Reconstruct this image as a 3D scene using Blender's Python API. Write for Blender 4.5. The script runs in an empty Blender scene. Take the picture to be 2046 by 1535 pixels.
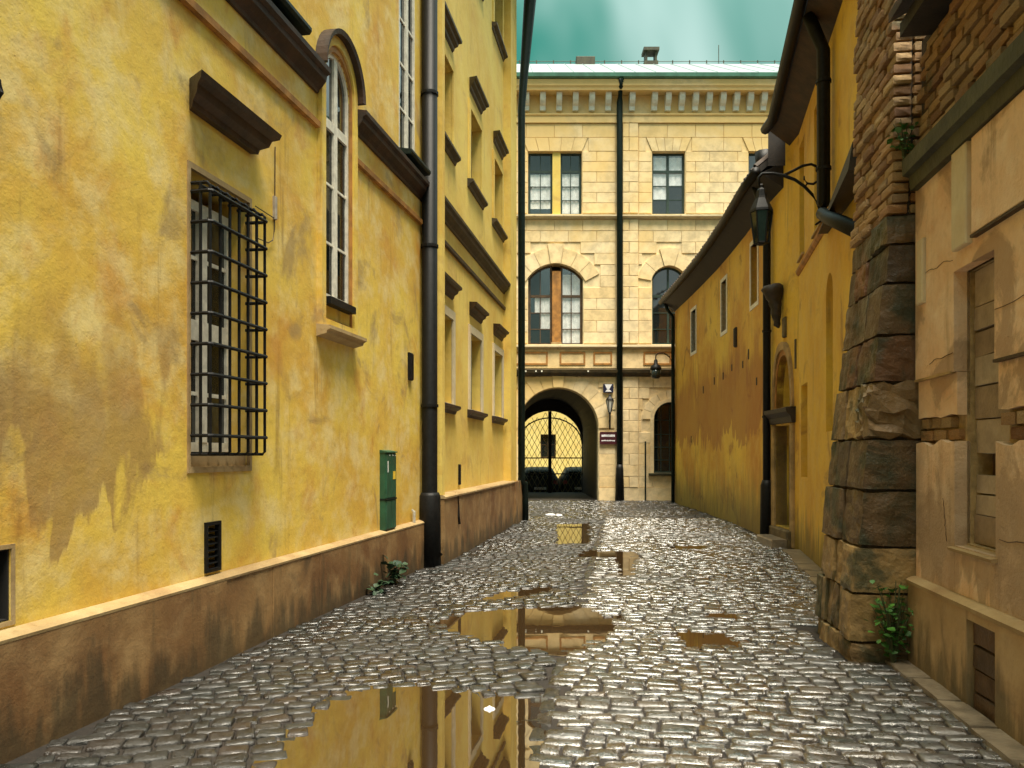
import bpy, bmesh, math, random
from mathutils import Vector, Matrix, noise
from mathutils.geometry import tessellate_polygon

random.seed(7)
PI = math.pi
scene = bpy.context.scene
C = scene.collection

# ------------------------------------------------------------------ camera
cam_d = bpy.data.cameras.new('camera')
cam = bpy.data.objects.new('camera', cam_d)
C.objects.link(cam)
cam.location = (0, 0, 1.6)
cam.rotation_euler = (math.radians(90), 0, 0)
cam_d.sensor_width = 36.0
cam_d.lens = 36.0 * 1600 / 2046
cam_d.shift_y = 140.5 / 2046
cam_d.clip_end = 3000
scene.camera = cam

# ------------------------------------------------------------------ sky and sun
SUN_DIR = Vector((0.09, -0.28, 0.95)).normalized()      # towards the sun
world = bpy.data.worlds.new('World')
scene.world = world
world.use_nodes = True
wn, wl = world.node_tree.nodes, world.node_tree.links
wn.clear()
w_out = wn.new('ShaderNodeOutputWorld')
w_bg = wn.new('ShaderNodeBackground')
w_bg.inputs['Strength'].default_value = 0.105
w_sky = wn.new('ShaderNodeTexSky')
w_sky.sky_type = 'NISHITA'
w_sky.sun_disc = False
w_sky.sun_elevation = math.asin(SUN_DIR.z)
w_sky.sun_rotation = math.atan2(SUN_DIR.x, SUN_DIR.y)
w_sky.air_density = 1.5
w_sky.dust_density = 4.0
w_tc = wn.new('ShaderNodeTexCoord')
w_map = wn.new('ShaderNodeMapping')
w_map.inputs['Location'].default_value = (3.36, 5.9, 1.77)
w_map.inputs['Scale'].default_value = (1.0, 1.0, 1.5)
w_n = wn.new('ShaderNodeTexNoise')
w_n.inputs['Scale'].default_value = 1.3
w_n.inputs['Detail'].default_value = 4
w_n.inputs['Roughness'].default_value = 0.52
w_n.inputs['Distortion'].default_value = 0.6
w_r = wn.new('ShaderNodeValToRGB')          # rain cloud: teal gaps to pale cloud
cr = w_r.color_ramp
cr.elements[0].position = 0.38; cr.elements[0].color = (0.04, 0.62, 0.40, 1)
cr.elements[1].position = 0.68; cr.elements[1].color = (3.1, 3.6, 3.4, 1)
w_sep = wn.new('ShaderNodeSeparateXYZ')
w_cie = wn.new('ShaderNodeMapRange')        # overcast dome: zenith brighter than horizon
w_cie.inputs['From Min'].default_value = 0.0
w_cie.inputs['From Max'].default_value = 1.0
w_cie.inputs['To Min'].default_value = 0.50
w_cie.inputs['To Max'].default_value = 1.7
w_mul = wn.new('ShaderNodeMix'); w_mul.data_type = 'RGBA'; w_mul.blend_type = 'MULTIPLY'
w_mul.inputs['Factor'].default_value = 1.0
w_mix = wn.new('ShaderNodeMix'); w_mix.data_type = 'RGBA'
w_mix.inputs['Factor'].default_value = 0.95
wl.new(w_tc.outputs['Generated'], w_map.inputs['Vector'])
wl.new(w_map.outputs['Vector'], w_n.inputs['Vector'])
wl.new(w_n.outputs['Fac'], w_r.inputs['Fac'])
wl.new(w_tc.outputs['Generated'], w_sep.inputs['Vector'])
wl.new(w_sep.outputs['Z'], w_cie.inputs['Value'])
wl.new(w_r.outputs['Color'], w_mul.inputs['A'])
wl.new(w_cie.outputs['Result'], w_mul.inputs['B'])
wl.new(w_sky.outputs['Color'], w_mix.inputs['A'])
wl.new(w_mul.outputs['Result'], w_mix.inputs['B'])
wl.new(w_mix.outputs['Result'], w_bg.inputs['Color'])
wl.new(w_bg.outputs['Background'], w_out.inputs['Surface'])

sun_d = bpy.data.lights.new('sun', 'SUN')
sun_d.energy = 2.8
sun_d.angle = math.radians(32)
sun_d.color = (1.0, 0.90, 0.74)
sun = bpy.data.objects.new('sun', sun_d)
C.objects.link(sun)
sun.rotation_euler = SUN_DIR.to_track_quat('Z', 'Y').to_euler()

scene.view_settings.view_transform = 'Standard'
scene.view_settings.look = 'None'
scene.view_settings.gamma = 1.0
scene.view_settings.use_curve_mapping = False
scene.view_settings.exposure = 2.05
scene.render.resolution_x = 1024
scene.render.resolution_y = 768

# ------------------------------------------------------------------ materials
MATS = {}


def new_mat(name):
    m = bpy.data.materials.new(name)
    m.use_nodes = True
    nt = m.node_tree
    b = nt.nodes['Principled BSDF']
    MATS[name] = m
    return m, nt, b


def n_noise(nt, vec, scale, detail=6, rough=0.55, dist=0.0):
    n = nt.nodes.new('ShaderNodeTexNoise')
    n.inputs['Scale'].default_value = scale
    n.inputs['Detail'].default_value = detail
    n.inputs['Roughness'].default_value = rough
    n.inputs['Distortion'].default_value = dist
    nt.links.new(vec, n.inputs['Vector'])
    return n.outputs['Fac']


def n_coord(nt, scale=(1, 1, 1), loc=(0, 0, 0), rot=(0, 0, 0), kind='Object'):
    tc = nt.nodes.new('ShaderNodeTexCoord')
    mp = nt.nodes.new('ShaderNodeMapping')
    mp.inputs['Scale'].default_value = scale
    mp.inputs['Location'].default_value = loc
    mp.inputs['Rotation'].default_value = rot
    nt.links.new(tc.outputs[kind], mp.inputs['Vector'])
    return mp.outputs['Vector']


def n_ramp(nt, fac, p0, p1, v0=0.0, v1=1.0):
    r = nt.nodes.new('ShaderNodeMapRange')
    r.interpolation_type = 'SMOOTHSTEP'
    r.inputs['From Min'].default_value = p0
    r.inputs['From Max'].default_value = p1
    r.inputs['To Min'].default_value = v0
    r.inputs['To Max'].default_value = v1
    nt.links.new(fac, r.inputs['Value'])
    return r.outputs['Result']


def n_math(nt, op, a, b):
    m = nt.nodes.new('ShaderNodeMath')
    m.operation = op
    for i, v in enumerate((a, b)):
        if isinstance(v, (int, float)):
            m.inputs[i].default_value = v
        else:
            nt.links.new(v, m.inputs[i])
    return m.outputs['Value']


def n_mix(nt, fac, a, b, blend='MIX'):
    m = nt.nodes.new('ShaderNodeMix')
    m.data_type = 'RGBA'
    m.blend_type = blend
    if isinstance(fac, (int, float)):
        m.inputs['Factor'].default_value = fac
    else:
        nt.links.new(fac, m.inputs['Factor'])
    for key, v in (('A', a), ('B', b)):
        if isinstance(v, tuple):
            m.inputs[key].default_value = (v[0], v[1], v[2], 1)
        else:
            nt.links.new(v, m.inputs[key])
    return m.outputs['Result']


def n_bump(nt, b, height, strength=0.3, dist=0.01):
    bp = nt.nodes.new('ShaderNodeBump')
    bp.inputs['Strength'].default_value = strength
    bp.inputs['Distance'].default_value = dist
    nt.links.new(height, bp.inputs['Height'])
    nt.links.new(bp.outputs['Normal'], b.inputs['Normal'])


def plain(name, col, rough=0.6, metal=0.0, var=0.25, scale=9.0, bump=0.15, ior=None):
    """single-coloured surface with mottling, wear and a fine relief"""
    m, nt, b = new_mat(name)
    v = n_coord(nt)
    f = n_noise(nt, v, scale, 6, 0.6)
    f = n_ramp(nt, f, 0.3, 0.7)
    dark = tuple(c * (1 - var) for c in col)
    lite = tuple(min(1, c * (1 + var)) for c in col)
    nt.links.new(n_mix(nt, f, dark, lite), b.inputs['Base Color'])
    b.inputs['Roughness'].default_value = rough
    b.inputs['Metallic'].default_value = metal
    if ior:
        b.inputs['IOR'].default_value = ior
    if bump:
        n_bump(nt, b, n_noise(nt, v, scale * 6, 5, 0.6), bump, 0.01)
    return m


def plaster(name, c1, c2, stain, streak=(0.16, 0.085, 0.02), pale=(0.6, 0.46, 0.2), seed=0.0,
            streak_amt=0.55, stain_amt=0.7, damp=None, damp_col=(0.22, 0.12, 0.035), algae=None, algae_col=(0.045, 0.06, 0.015), mottle=0.5, relief=0.32, rough=0.75,
            stain_lo=0.56, stain_hi=0.7):
    m, nt, b = new_mat(name)
    v = n_coord(nt, loc=(seed, seed * 1.7, seed * 0.6))
    big = n_ramp(nt, n_noise(nt, v, 0.55, 7, 0.55, 0.4), 0.34, 0.66)
    col = n_mix(nt, big, c1, c2)
    # mottled lime wash: small pale and dark clouds
    mid = n_ramp(nt, n_noise(nt, v, 3.1, 8, 0.62, 0.2), 0.42, 0.72)
    col = n_mix(nt, n_math(nt, 'MULTIPLY', mid, mottle), col, pale)
    m2 = n_ramp(nt, n_noise(nt, n_coord(nt, loc=(seed + 9, 4, seed)), 1.7, 8, 0.65, 0.5), 0.5, 0.74)
    col = n_mix(nt, n_math(nt, 'MULTIPLY', m2, mottle * 0.9), col, tuple(c * k for c, k in zip(c2, (0.86, 0.66, 0.6))))
    fine = n_ramp(nt, n_noise(nt, v, 17, 6, 0.7), 0.45, 0.75)
    col = n_mix(nt, n_math(nt, 'MULTIPLY', fine, 0.22), col, stain)
    # ragged stains with crisp edges
    st = n_ramp(nt, n_noise(nt, v, 1.25, 9, 0.6, 0.9), stain_lo, stain_hi)
    col = n_mix(nt, n_math(nt, 'MULTIPLY', st, stain_amt), col, stain)
    # rain streaks
    vs = n_coord(nt, scale=(5.5, 5.5, 0.42), loc=(seed * 2, 0, seed))
    sk = n_ramp(nt, n_noise(nt, vs, 1.0, 8, 0.62, 0.15), 0.54, 0.74)
    brk = n_ramp(nt, n_noise(nt, v, 0.9, 4, 0.5), 0.42, 0.6)
    sk = n_math(nt, 'MULTIPLY', sk, brk)
    col = n_mix(nt, n_math(nt, 'MULTIPLY', sk, streak_amt), col, streak)
    # small chips and pits
    vo = n_ramp(nt, n_noise(nt, v, 31, 3, 0.5), 0.72, 0.78)
    col = n_mix(nt, n_math(nt, 'MULTIPLY', vo, 0.5), col, streak)
    if damp or algae:
        tc = nt.nodes.new('ShaderNodeTexCoord')
        sp = nt.nodes.new('ShaderNodeSeparateXYZ')
        nt.links.new(tc.outputs['Object'], sp.inputs['Vector'])
    if damp:
        # rising damp: a tide mark with a ragged edge, between two heights, over a stretch of the wall
        s0, s1, z0, z1 = damp
        vd = n_coord(nt, scale=(2.2, 2.2, 0.75), loc=(seed, 0, 3))
        wob = n_math(nt, 'MULTIPLY', n_math(nt, 'SUBTRACT', n_noise(nt, vd, 1.0, 5, 0.5, 0.3), 0.5), 2.6)
        zz = n_math(nt, 'ADD', sp.outputs['Z'], wob)
        lo = n_ramp(nt, zz, z0 - 0.03, z0 + 0.05)
        hi = n_ramp(nt, zz, z1, z1 + 0.8, 1, 0)
        xw = n_math(nt, 'ADD', sp.outputs['X'], wob)
        ed = n_ramp(nt, xw, s1 - 0.12, s1 + 0.1, 1, 0)
        f = n_math(nt, 'MULTIPLY', n_math(nt, 'MULTIPLY', lo, hi), ed)
        col = n_mix(nt, n_math(nt, 'MULTIPLY', f, 0.72), col, damp_col)
    if algae:
        va = n_coord(nt, scale=(4.5, 4.5, 0.9), loc=(seed, 0, 1))
        wob = n_math(nt, 'MULTIPLY', n_math(nt, 'SUBTRACT', n_noise(nt, va, 1.0, 7, 0.6, 0.2), 0.5), 1.6)
        zz = n_math(nt, 'ADD', sp.outputs['Z'], wob)
        f = n_ramp(nt, zz, algae * 0.1, algae * 1.25, 1, 0)
        col = n_mix(nt, n_math(nt, 'MULTIPLY', f, 0.7), col, algae_col)
    nt.links.new(col, b.inputs['Base Color'])
    b.inputs['Roughness'].default_value = rough
    h = n_math(nt, 'ADD', n_math(nt, 'MULTIPLY', n_noise(nt, v, 5, 7, 0.6), 1.0),
               n_math(nt, 'MULTIPLY', n_noise(nt, v, 55, 4, 0.6), 0.22))
    h = n_math(nt, 'SUBTRACT', h, n_math(nt, 'MULTIPLY', vo, 0.25))
    n_bump(nt, b, h, relief, 0.03)
    return m


plaster('plaster_townhouse', (0.70, 0.50, 0.075), (0.58, 0.33, 0.042), (0.29, 0.195, 0.08), seed=3.1,
        pale=(0.70, 0.55, 0.24), mottle=0.8, damp=(0, 5.55, 1.35, 1.7), damp_col=(0.29, 0.165, 0.05), streak_amt=0.6)
plaster('plaster_annex', (0.72, 0.54, 0.12), (0.64, 0.42, 0.07), (0.42, 0.25, 0.07), seed=8.4,
        pale=(0.72, 0.54, 0.17), stain_amt=0.45, streak_amt=0.45)
plaster('plaster_house', (0.76, 0.47, 0.045), (0.56, 0.26, 0.02), (0.30, 0.13, 0.02), seed=5.2,
        pale=(0.68, 0.44, 0.09), damp=(0, 99, 2.0, 3.3), damp_col=(0.36, 0.135, 0.018), algae=1.2, streak_amt=0.95, stain_amt=0.85, streak=(0.13, 0.06, 0.015))
plaster('plaster_portal', (0.80, 0.52, 0.055), (0.68, 0.38, 0.032), (0.36, 0.18, 0.04), seed=1.2,
        pale=(0.7, 0.48, 0.13), algae=0.6, streak_amt=0.6)
plaster('plaster_rose', (0.78, 0.55, 0.34), (0.70, 0.43, 0.22), (0.36, 0.23, 0.13), seed=6.6,
        pale=(0.84, 0.67, 0.48), streak_amt=0.8, stain_amt=0.75, mottle=0.75, relief=0.95, stain_lo=0.50, stain_hi=0.58, damp=(0, 99, 0.7, 1.15), damp_col=(0.36, 0.25, 0.15))
plaster('plinth_render', (0.26, 0.15, 0.055), (0.13, 0.055, 0.016), (0.07, 0.045, 0.02), seed=2.3,
        pale=(0.38, 0.25, 0.11), streak=(0.07, 0.05, 0.02), streak_amt=0.85, stain_amt=0.75, algae=0.28, algae_col=(0.03, 0.026, 0.012), rough=0.6)
plaster('plinth_stone', (0.42, 0.28, 0.13), (0.33, 0.20, 0.08), (0.13, 0.085, 0.04), seed=12.3,
        pale=(0.52, 0.38, 0.21), streak=(0.09, 0.06, 0.025), streak_amt=0.85, stain_amt=0.7, algae=0.3, algae_col=(0.05, 0.045, 0.02), rough=0.7)
plaster('plinth_cap', (0.36, 0.25, 0.11), (0.28, 0.18, 0.075), (0.17, 0.12, 0.05), seed=4.9,
        pale=(0.48, 0.36, 0.19), stain_amt=0.7)
plaster('pale_render', (0.62, 0.52, 0.34), (0.55, 0.45, 0.27), (0.34, 0.26, 0.14), seed=7.7,
        pale=(0.7, 0.62, 0.44), stain_amt=0.4)
plaster('passage_shade_render', (0.030, 0.024, 0.018), (0.022, 0.018, 0.014), (0.014, 0.012, 0.01), seed=9.7,
        pale=(0.04, 0.033, 0.024), stain_amt=0.5)  # near-black: the tunnel's shade is put into the colour
plaster('court_plaster', (0.78, 0.64, 0.22), (0.72, 0.56, 0.17), (0.55, 0.4, 0.12), seed=2.9,
        pale=(0.8, 0.68, 0.3), stain_amt=0.3)
plain('brown_trim', (0.032, 0.014, 0.006), 0.55, var=0.55, scale=4, bump=0.4)
plain('ochre_trim', (0.34, 0.15, 0.028), 0.65, var=0.35, scale=5, bump=0.3)
plain('olive_trim', (0.045, 0.03, 0.010), 0.55, var=0.5, scale=5, bump=0.3)
plain('moss_trim', (0.040, 0.040, 0.018), 0.6, var=0.5, scale=5, bump=0.4)
plain('black_iron', (0.006, 0.006, 0.006), 0.5, 0.0, var=0.4, scale=20, bump=0.2, ior=1.3)
plain('green_iron', (0.005, 0.013, 0.010), 0.5, 0.0, var=0.4, scale=12, bump=0.2, ior=1.3)
plain('white_paint', (0.66, 0.62, 0.52), 0.5, var=0.18, scale=14)
plain('grey_paint', (0.42, 0.40, 0.33), 0.55, var=0.25, scale=14)
plain('brown_paint', (0.075, 0.045, 0.022), 0.5, var=0.35, scale=10)
plain('dark_green_paint', (0.02, 0.04, 0.03), 0.45, var=0.3, scale=10)
plain('cabinet_green', (0.014, 0.070, 0.036), 0.45, var=0.25, scale=5, bump=0.1)
plain('yellow_sticker', (0.75, 0.50, 0.04), 0.5, var=0.05)
plain('sticker_white', (0.7, 0.7, 0.66), 0.5, var=0.05)
plain('plastic_grey', (0.35, 0.30, 0.24), 0.5)
plain('sky_curtain', (0.85, 0.86, 0.84), 0.9, var=0.15, scale=6)  # white sheets behind glass, imitating sky reflected in the bright panes
plain('stone_dark', (0.10, 0.072, 0.03), 0.7, var=0.5, scale=4, bump=0.6)
plain('stone_tan', (0.34, 0.22, 0.085), 0.75, var=0.4, scale=3, bump=0.6)
plain('kerb_stone', (0.20, 0.16, 0.11), 0.35, var=0.35, scale=5, bump=0.5)
plain('carved_stone', (0.022, 0.014, 0.008), 0.6, var=0.4, scale=12, bump=0.6)
plain('roof_tile', (0.040, 0.022, 0.013), 0.75, var=0.5, scale=6, bump=0.5)
plain('soffit_brown', (0.035, 0.016, 0.006), 0.7, var=0.5, scale=5, bump=0.4)
plain('soffit_wood', (0.012, 0.008, 0.005), 0.7, var=0.4, scale=6, bump=0.4)
plain('door_wood', (0.115, 0.085, 0.03), 0.55, var=0.4, scale=4, bump=0.4)
plain('roof_metal', (0.25, 0.30, 0.31), 0.5, var=0.08, scale=1.2, bump=0.05)
plain('gutter_metal', (0.05, 0.16, 0.11), 0.45, 0.0, var=0.25, scale=3)
plain('modillion_white', (0.70, 0.68, 0.58), 0.7, var=0.12, scale=6)
plain('sign_maroon', (0.055, 0.008, 0.014), 0.4, var=0.1)
plain('sign_blue', (0.012, 0.014, 0.045), 0.35, var=0.1)
plain('paper_white', (0.75, 0.75, 0.78), 0.5, var=0.1)
plain('car_black', (0.006, 0.006, 0.007), 0.6, 0.0, var=0.1, bump=0)
plain('tyre', (0.012, 0.012, 0.012), 0.8, var=0.2)
plain('rim', (0.25, 0.25, 0.26), 0.35, 0.9, var=0.1)
plain('tail_red', (0.25, 0.01, 0.01), 0.3, var=0.1, bump=0)
plain('plate_white', (0.7, 0.7, 0.68), 0.5, var=0.05, bump=0)
plain('lattice_iron', (0.20, 0.16, 0.05), 0.5, 0.2, var=0.3, scale=14)
plain('void_black', (0.006, 0.005, 0.004), 0.9, var=0.2, bump=0)
plain('dirt', (0.012, 0.008, 0.005), 0.75, var=0.4, scale=12, bump=0.5)
plain('mortar', (0.36, 0.25, 0.11), 0.85, var=0.35, scale=10, bump=0.6)
plain('mortar_dark', (0.045, 0.032, 0.018), 0.85, var=0.45, scale=10, bump=0.6)
plain('earth', (0.06, 0.05, 0.035), 0.8, var=0.3, scale=2)
plain('lamp_glass', (0.018, 0.024, 0.020), 0.08, var=0.3, bump=0)
plain('stem', (0.05, 0.06, 0.02), 0.7)

# glass: dark pane that mirrors the street
m, nt, b = new_mat('glass')
v = n_coord(nt)
b.inputs['Base Color'].default_value = (0.012, 0.016, 0.016, 1)
b.inputs['Roughness'].default_value = 0.03
b.inputs['IOR'].default_value = 1.9
n_bump(nt, b, n_noise(nt, v, 2.2, 2, 0.5), 0.05, 0.05)
# glass in front of the pale sheet that imitates reflected sky
m, nt, b = new_mat('glass_clear')
b.inputs['Base Color'].default_value = (0.9, 0.95, 0.95, 1)
b.inputs['Roughness'].default_value = 0.03
b.inputs['IOR'].default_value = 1.5
tr = nt.nodes.new('ShaderNodeBsdfTransparent')
gl = nt.nodes.new('ShaderNodeBsdfGlossy')
gl.inputs['Roughness'].default_value = 0.03
mx = nt.nodes.new('ShaderNodeMixShader')
mx.inputs['Fac'].default_value = 0.14
nt.links.new(tr.outputs['BSDF'], mx.inputs[1])
nt.links.new(gl.outputs['BSDF'], mx.inputs[2])
nt.links.new(mx.outputs['Shader'], nt.nodes['Material Output'].inputs['Surface'])
# puddle water over dark silt
m, nt, b = new_mat('water')
v = n_coord(nt)
b.inputs['Base Color'].default_value = (0.030, 0.017, 0.007, 1)
b.inputs['Roughness'].default_value = 0.015
b.inputs['IOR'].default_value = 4.6
n_bump(nt, b, n_noise(nt, v, 5.0, 2, 0.5), 0.012, 0.02)


def piece_mat(name, cols, rough=(0.5, 0.8), bump=0.5, scale=8.0, ior=1.5, coat=0.0, patch=None, hue_noise=None):
    """material whose colour changes from piece to piece (object random or mesh island)"""
    m, nt, b = new_mat(name)
    v = n_coord(nt)
    oi = nt.nodes.new('ShaderNodeObjectInfo')
    ge = nt.nodes.new('ShaderNodeNewGeometry')
    r = n_math(nt, 'FRACT', n_math(nt, 'ADD', oi.outputs['Random'], ge.outputs['Random Per Island']), 0)
    ramp = nt.nodes.new('ShaderNodeValToRGB')
    ramp.color_ramp.interpolation = 'LINEAR'
    els = ramp.color_ramp.elements
    while len(els) < len(cols):
        els.new(0.5)
    for i, c in enumerate(cols):
        els[i].position = i / (len(cols) - 1)
        els[i].color = (*c, 1)
    nt.links.new(r, ramp.inputs['Fac'])
    off = nt.nodes.new('ShaderNodeVectorMath'); off.operation = 'ADD'
    cmb = nt.nodes.new('ShaderNodeCombineXYZ')
    for k in range(3):
        nt.links.new(n_math(nt, 'MULTIPLY', r, 17.0 + 9 * k), cmb.inputs[k])
    nt.links.new(v, off.inputs[0]); nt.links.new(cmb.outputs['Vector'], off.inputs[1])
    vv = off.outputs['Vector']
    f = n_ramp(nt, n_noise(nt, vv, scale, 7, 0.65), 0.35, 0.7)
    col = n_mix(nt, n_math(nt, 'MULTIPLY', f, 0.55), ramp.outputs['Color'], (0.4, 0.4, 0.4), 'MULTIPLY')
    if hue_noise:
        w = nt.nodes.new('ShaderNodeNewGeometry').outputs['Position']
        g = n_ramp(nt, n_noise(nt, w, hue_noise[1], 6, 0.6, 0.5), hue_noise[2], hue_noise[3])
        col = n_mix(nt, n_math(nt, 'MULTIPLY', g, 0.85), col, hue_noise[0])
    nt.links.new(col, b.inputs['Base Color'])
    rr = n_ramp(nt, n_noise(nt, vv, scale * 0.7, 5, 0.6), 0.3, 0.7, rough[0], rough[1])
    if patch:      # wetter and drier stretches of paving
        w = nt.nodes.new('ShaderNodeNewGeometry').outputs['Position']
        pf_ = n_ramp(nt, n_noise(nt, w, patch[0], 4, 0.55, 0.3), 0.38, 0.66)
        rr = n_math(nt, 'ADD', rr, n_math(nt, 'MULTIPLY', pf_, patch[1]))
        nt.links.new(n_ramp(nt, pf_, 0, 1, coat, 0.1), b.inputs['Coat Weight'])
    nt.links.new(rr, b.inputs['Roughness'])
    b.inputs['IOR'].default_value = ior
    if not patch: b.inputs['Coat Weight'].default_value = coat
    b.inputs['Coat Roughness'].default_value = 0.12
    h = n_math(nt, 'ADD', n_noise(nt, vv, scale * 1.5, 5, 0.6), n_math(nt, 'MULTIPLY', n_noise(nt, vv, scale * 7, 4, 0.6), 0.3))
    n_bump(nt, b, h, bump, 0.02)
    return m


piece_mat('cobble', [(0.012, 0.010, 0.008), (0.03, 0.024, 0.017), (0.018, 0.021, 0.019), (0.055, 0.036, 0.018), (0.015, 0.013, 0.010)],
          rough=(0.10, 0.34), bump=0.7, scale=18, ior=2.7, coat=1.0, patch=(0.55, 0.14))
piece_mat('cobble_grey', [(0.008, 0.007, 0.005), (0.018, 0.015, 0.011), (0.011, 0.014, 0.012), (0.024, 0.014, 0.008)],
          rough=(0.12, 0.42), bump=0.8, scale=18, ior=1.7, coat=0.6, patch=(0.6, 0.25))
piece_mat('brick', [(0.36, 0.17, 0.055), (0.48, 0.28, 0.10), (0.24, 0.11, 0.04), (0.56, 0.37, 0.16), (0.32, 0.2, 0.09)],
          rough=(0.6, 0.85), bump=0.8, scale=12, hue_noise=((0.06, 0.065, 0.02), 1.6, 0.56, 0.72))
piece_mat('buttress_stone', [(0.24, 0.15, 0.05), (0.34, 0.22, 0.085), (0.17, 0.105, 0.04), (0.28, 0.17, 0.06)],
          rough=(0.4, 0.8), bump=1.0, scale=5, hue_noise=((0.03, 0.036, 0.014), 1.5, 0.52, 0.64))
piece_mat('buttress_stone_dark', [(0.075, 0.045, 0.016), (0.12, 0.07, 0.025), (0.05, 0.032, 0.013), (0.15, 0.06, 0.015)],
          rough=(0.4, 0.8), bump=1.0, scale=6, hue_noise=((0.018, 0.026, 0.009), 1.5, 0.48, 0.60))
piece_mat('ashlar', [(0.82, 0.64, 0.36), (0.84, 0.68, 0.42), (0.81, 0.60, 0.30), (0.83, 0.66, 0.39)],
          rough=(0.7, 0.85), bump=0.25, scale=3, hue_noise=((0.76, 0.52, 0.19), 0.16, 0.50, 0.64))
piece_mat('board', [(0.32, 0.23, 0.14), (0.46, 0.36, 0.25), (0.24, 0.16, 0.09), (0.52, 0.42, 0.30)],
          rough=(0.6, 0.85), bump=0.7, scale=6)
piece_mat('cellar_board', [(0.10, 0.055, 0.028), (0.15, 0.085, 0.045), (0.075, 0.042, 0.022)], rough=(0.55, 0.8), bump=0.7, scale=6)
piece_mat('leaf', [(0.03, 0.10, 0.012), (0.06, 0.20, 0.02), (0.04, 0.13, 0.02), (0.09, 0.24, 0.03)], rough=(0.35, 0.6), bump=0.2, scale=20)
piece_mat('leaf_dark', [(0.012, 0.035, 0.016), (0.02, 0.05, 0.02), (0.03, 0.06, 0.02)], rough=(0.35, 0.6), bump=0.2, scale=20)


# ------------------------------------------------------------------ geometry helpers
def link_mesh(name, verts, faces, mat, parent=None, smooth=False, recalc=True):
    me = bpy.data.meshes.new(name)
    me.from_pydata([tuple(v) for v in verts], [], faces)
    if recalc:
        bm = bmesh.new(); bm.from_mesh(me)
        bmesh.ops.recalc_face_normals(bm, faces=bm.faces)
        bm.to_mesh(me); bm.free()
    if smooth:
        for p in me.polygons:
            p.use_smooth = True
    me.materials.append(MATS[mat])
    o = bpy.data.objects.new(name, me)
    C.objects.link(o)
    if parent:
        o.parent = parent
    return o


def link_data(name, me, parent=None):
    o = bpy.data.objects.new(name, me)
    C.objects.link(o)
    if parent:
        o.parent = parent
    return o


def tag(o, label, cat, group=None, kind=None):
    o['label'] = label
    o['category'] = cat
    if group:
        o['group'] = group
    if kind:
        o['kind'] = kind
    return o


def thing(name, label, cat, loc=(0, 0, 0), rz=0.0, group=None):
    o = bpy.data.objects.new(name, None)
    C.objects.link(o)
    o.location = loc
    o.rotation_euler = (0, 0, rz)
    o.empty_display_size = 0.2
    return tag(o, label, cat, group)


class Frame:
    """a wall line on the ground: s runs along it, o out towards the street, z up"""
    def __init__(self, p0, p1, sgn):
        self.p0 = Vector((p0[0], p0[1], 0)); d = Vector((p1[0] - p0[0], p1[1] - p0[1], 0))
        self.len = d.length
        self.ang = math.atan2(d.y, d.x)
        self.sgn = sgn
        self.d = d.normalized()
        self.n = Vector((-self.d.y, self.d.x, 0)) * sgn

    def loc(self, s, o, z):
        return (s, self.sgn * o, z)

    def world(self, s, o, z):
        return self.p0 + self.d * s + self.n * o + Vector((0, 0, z))


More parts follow.
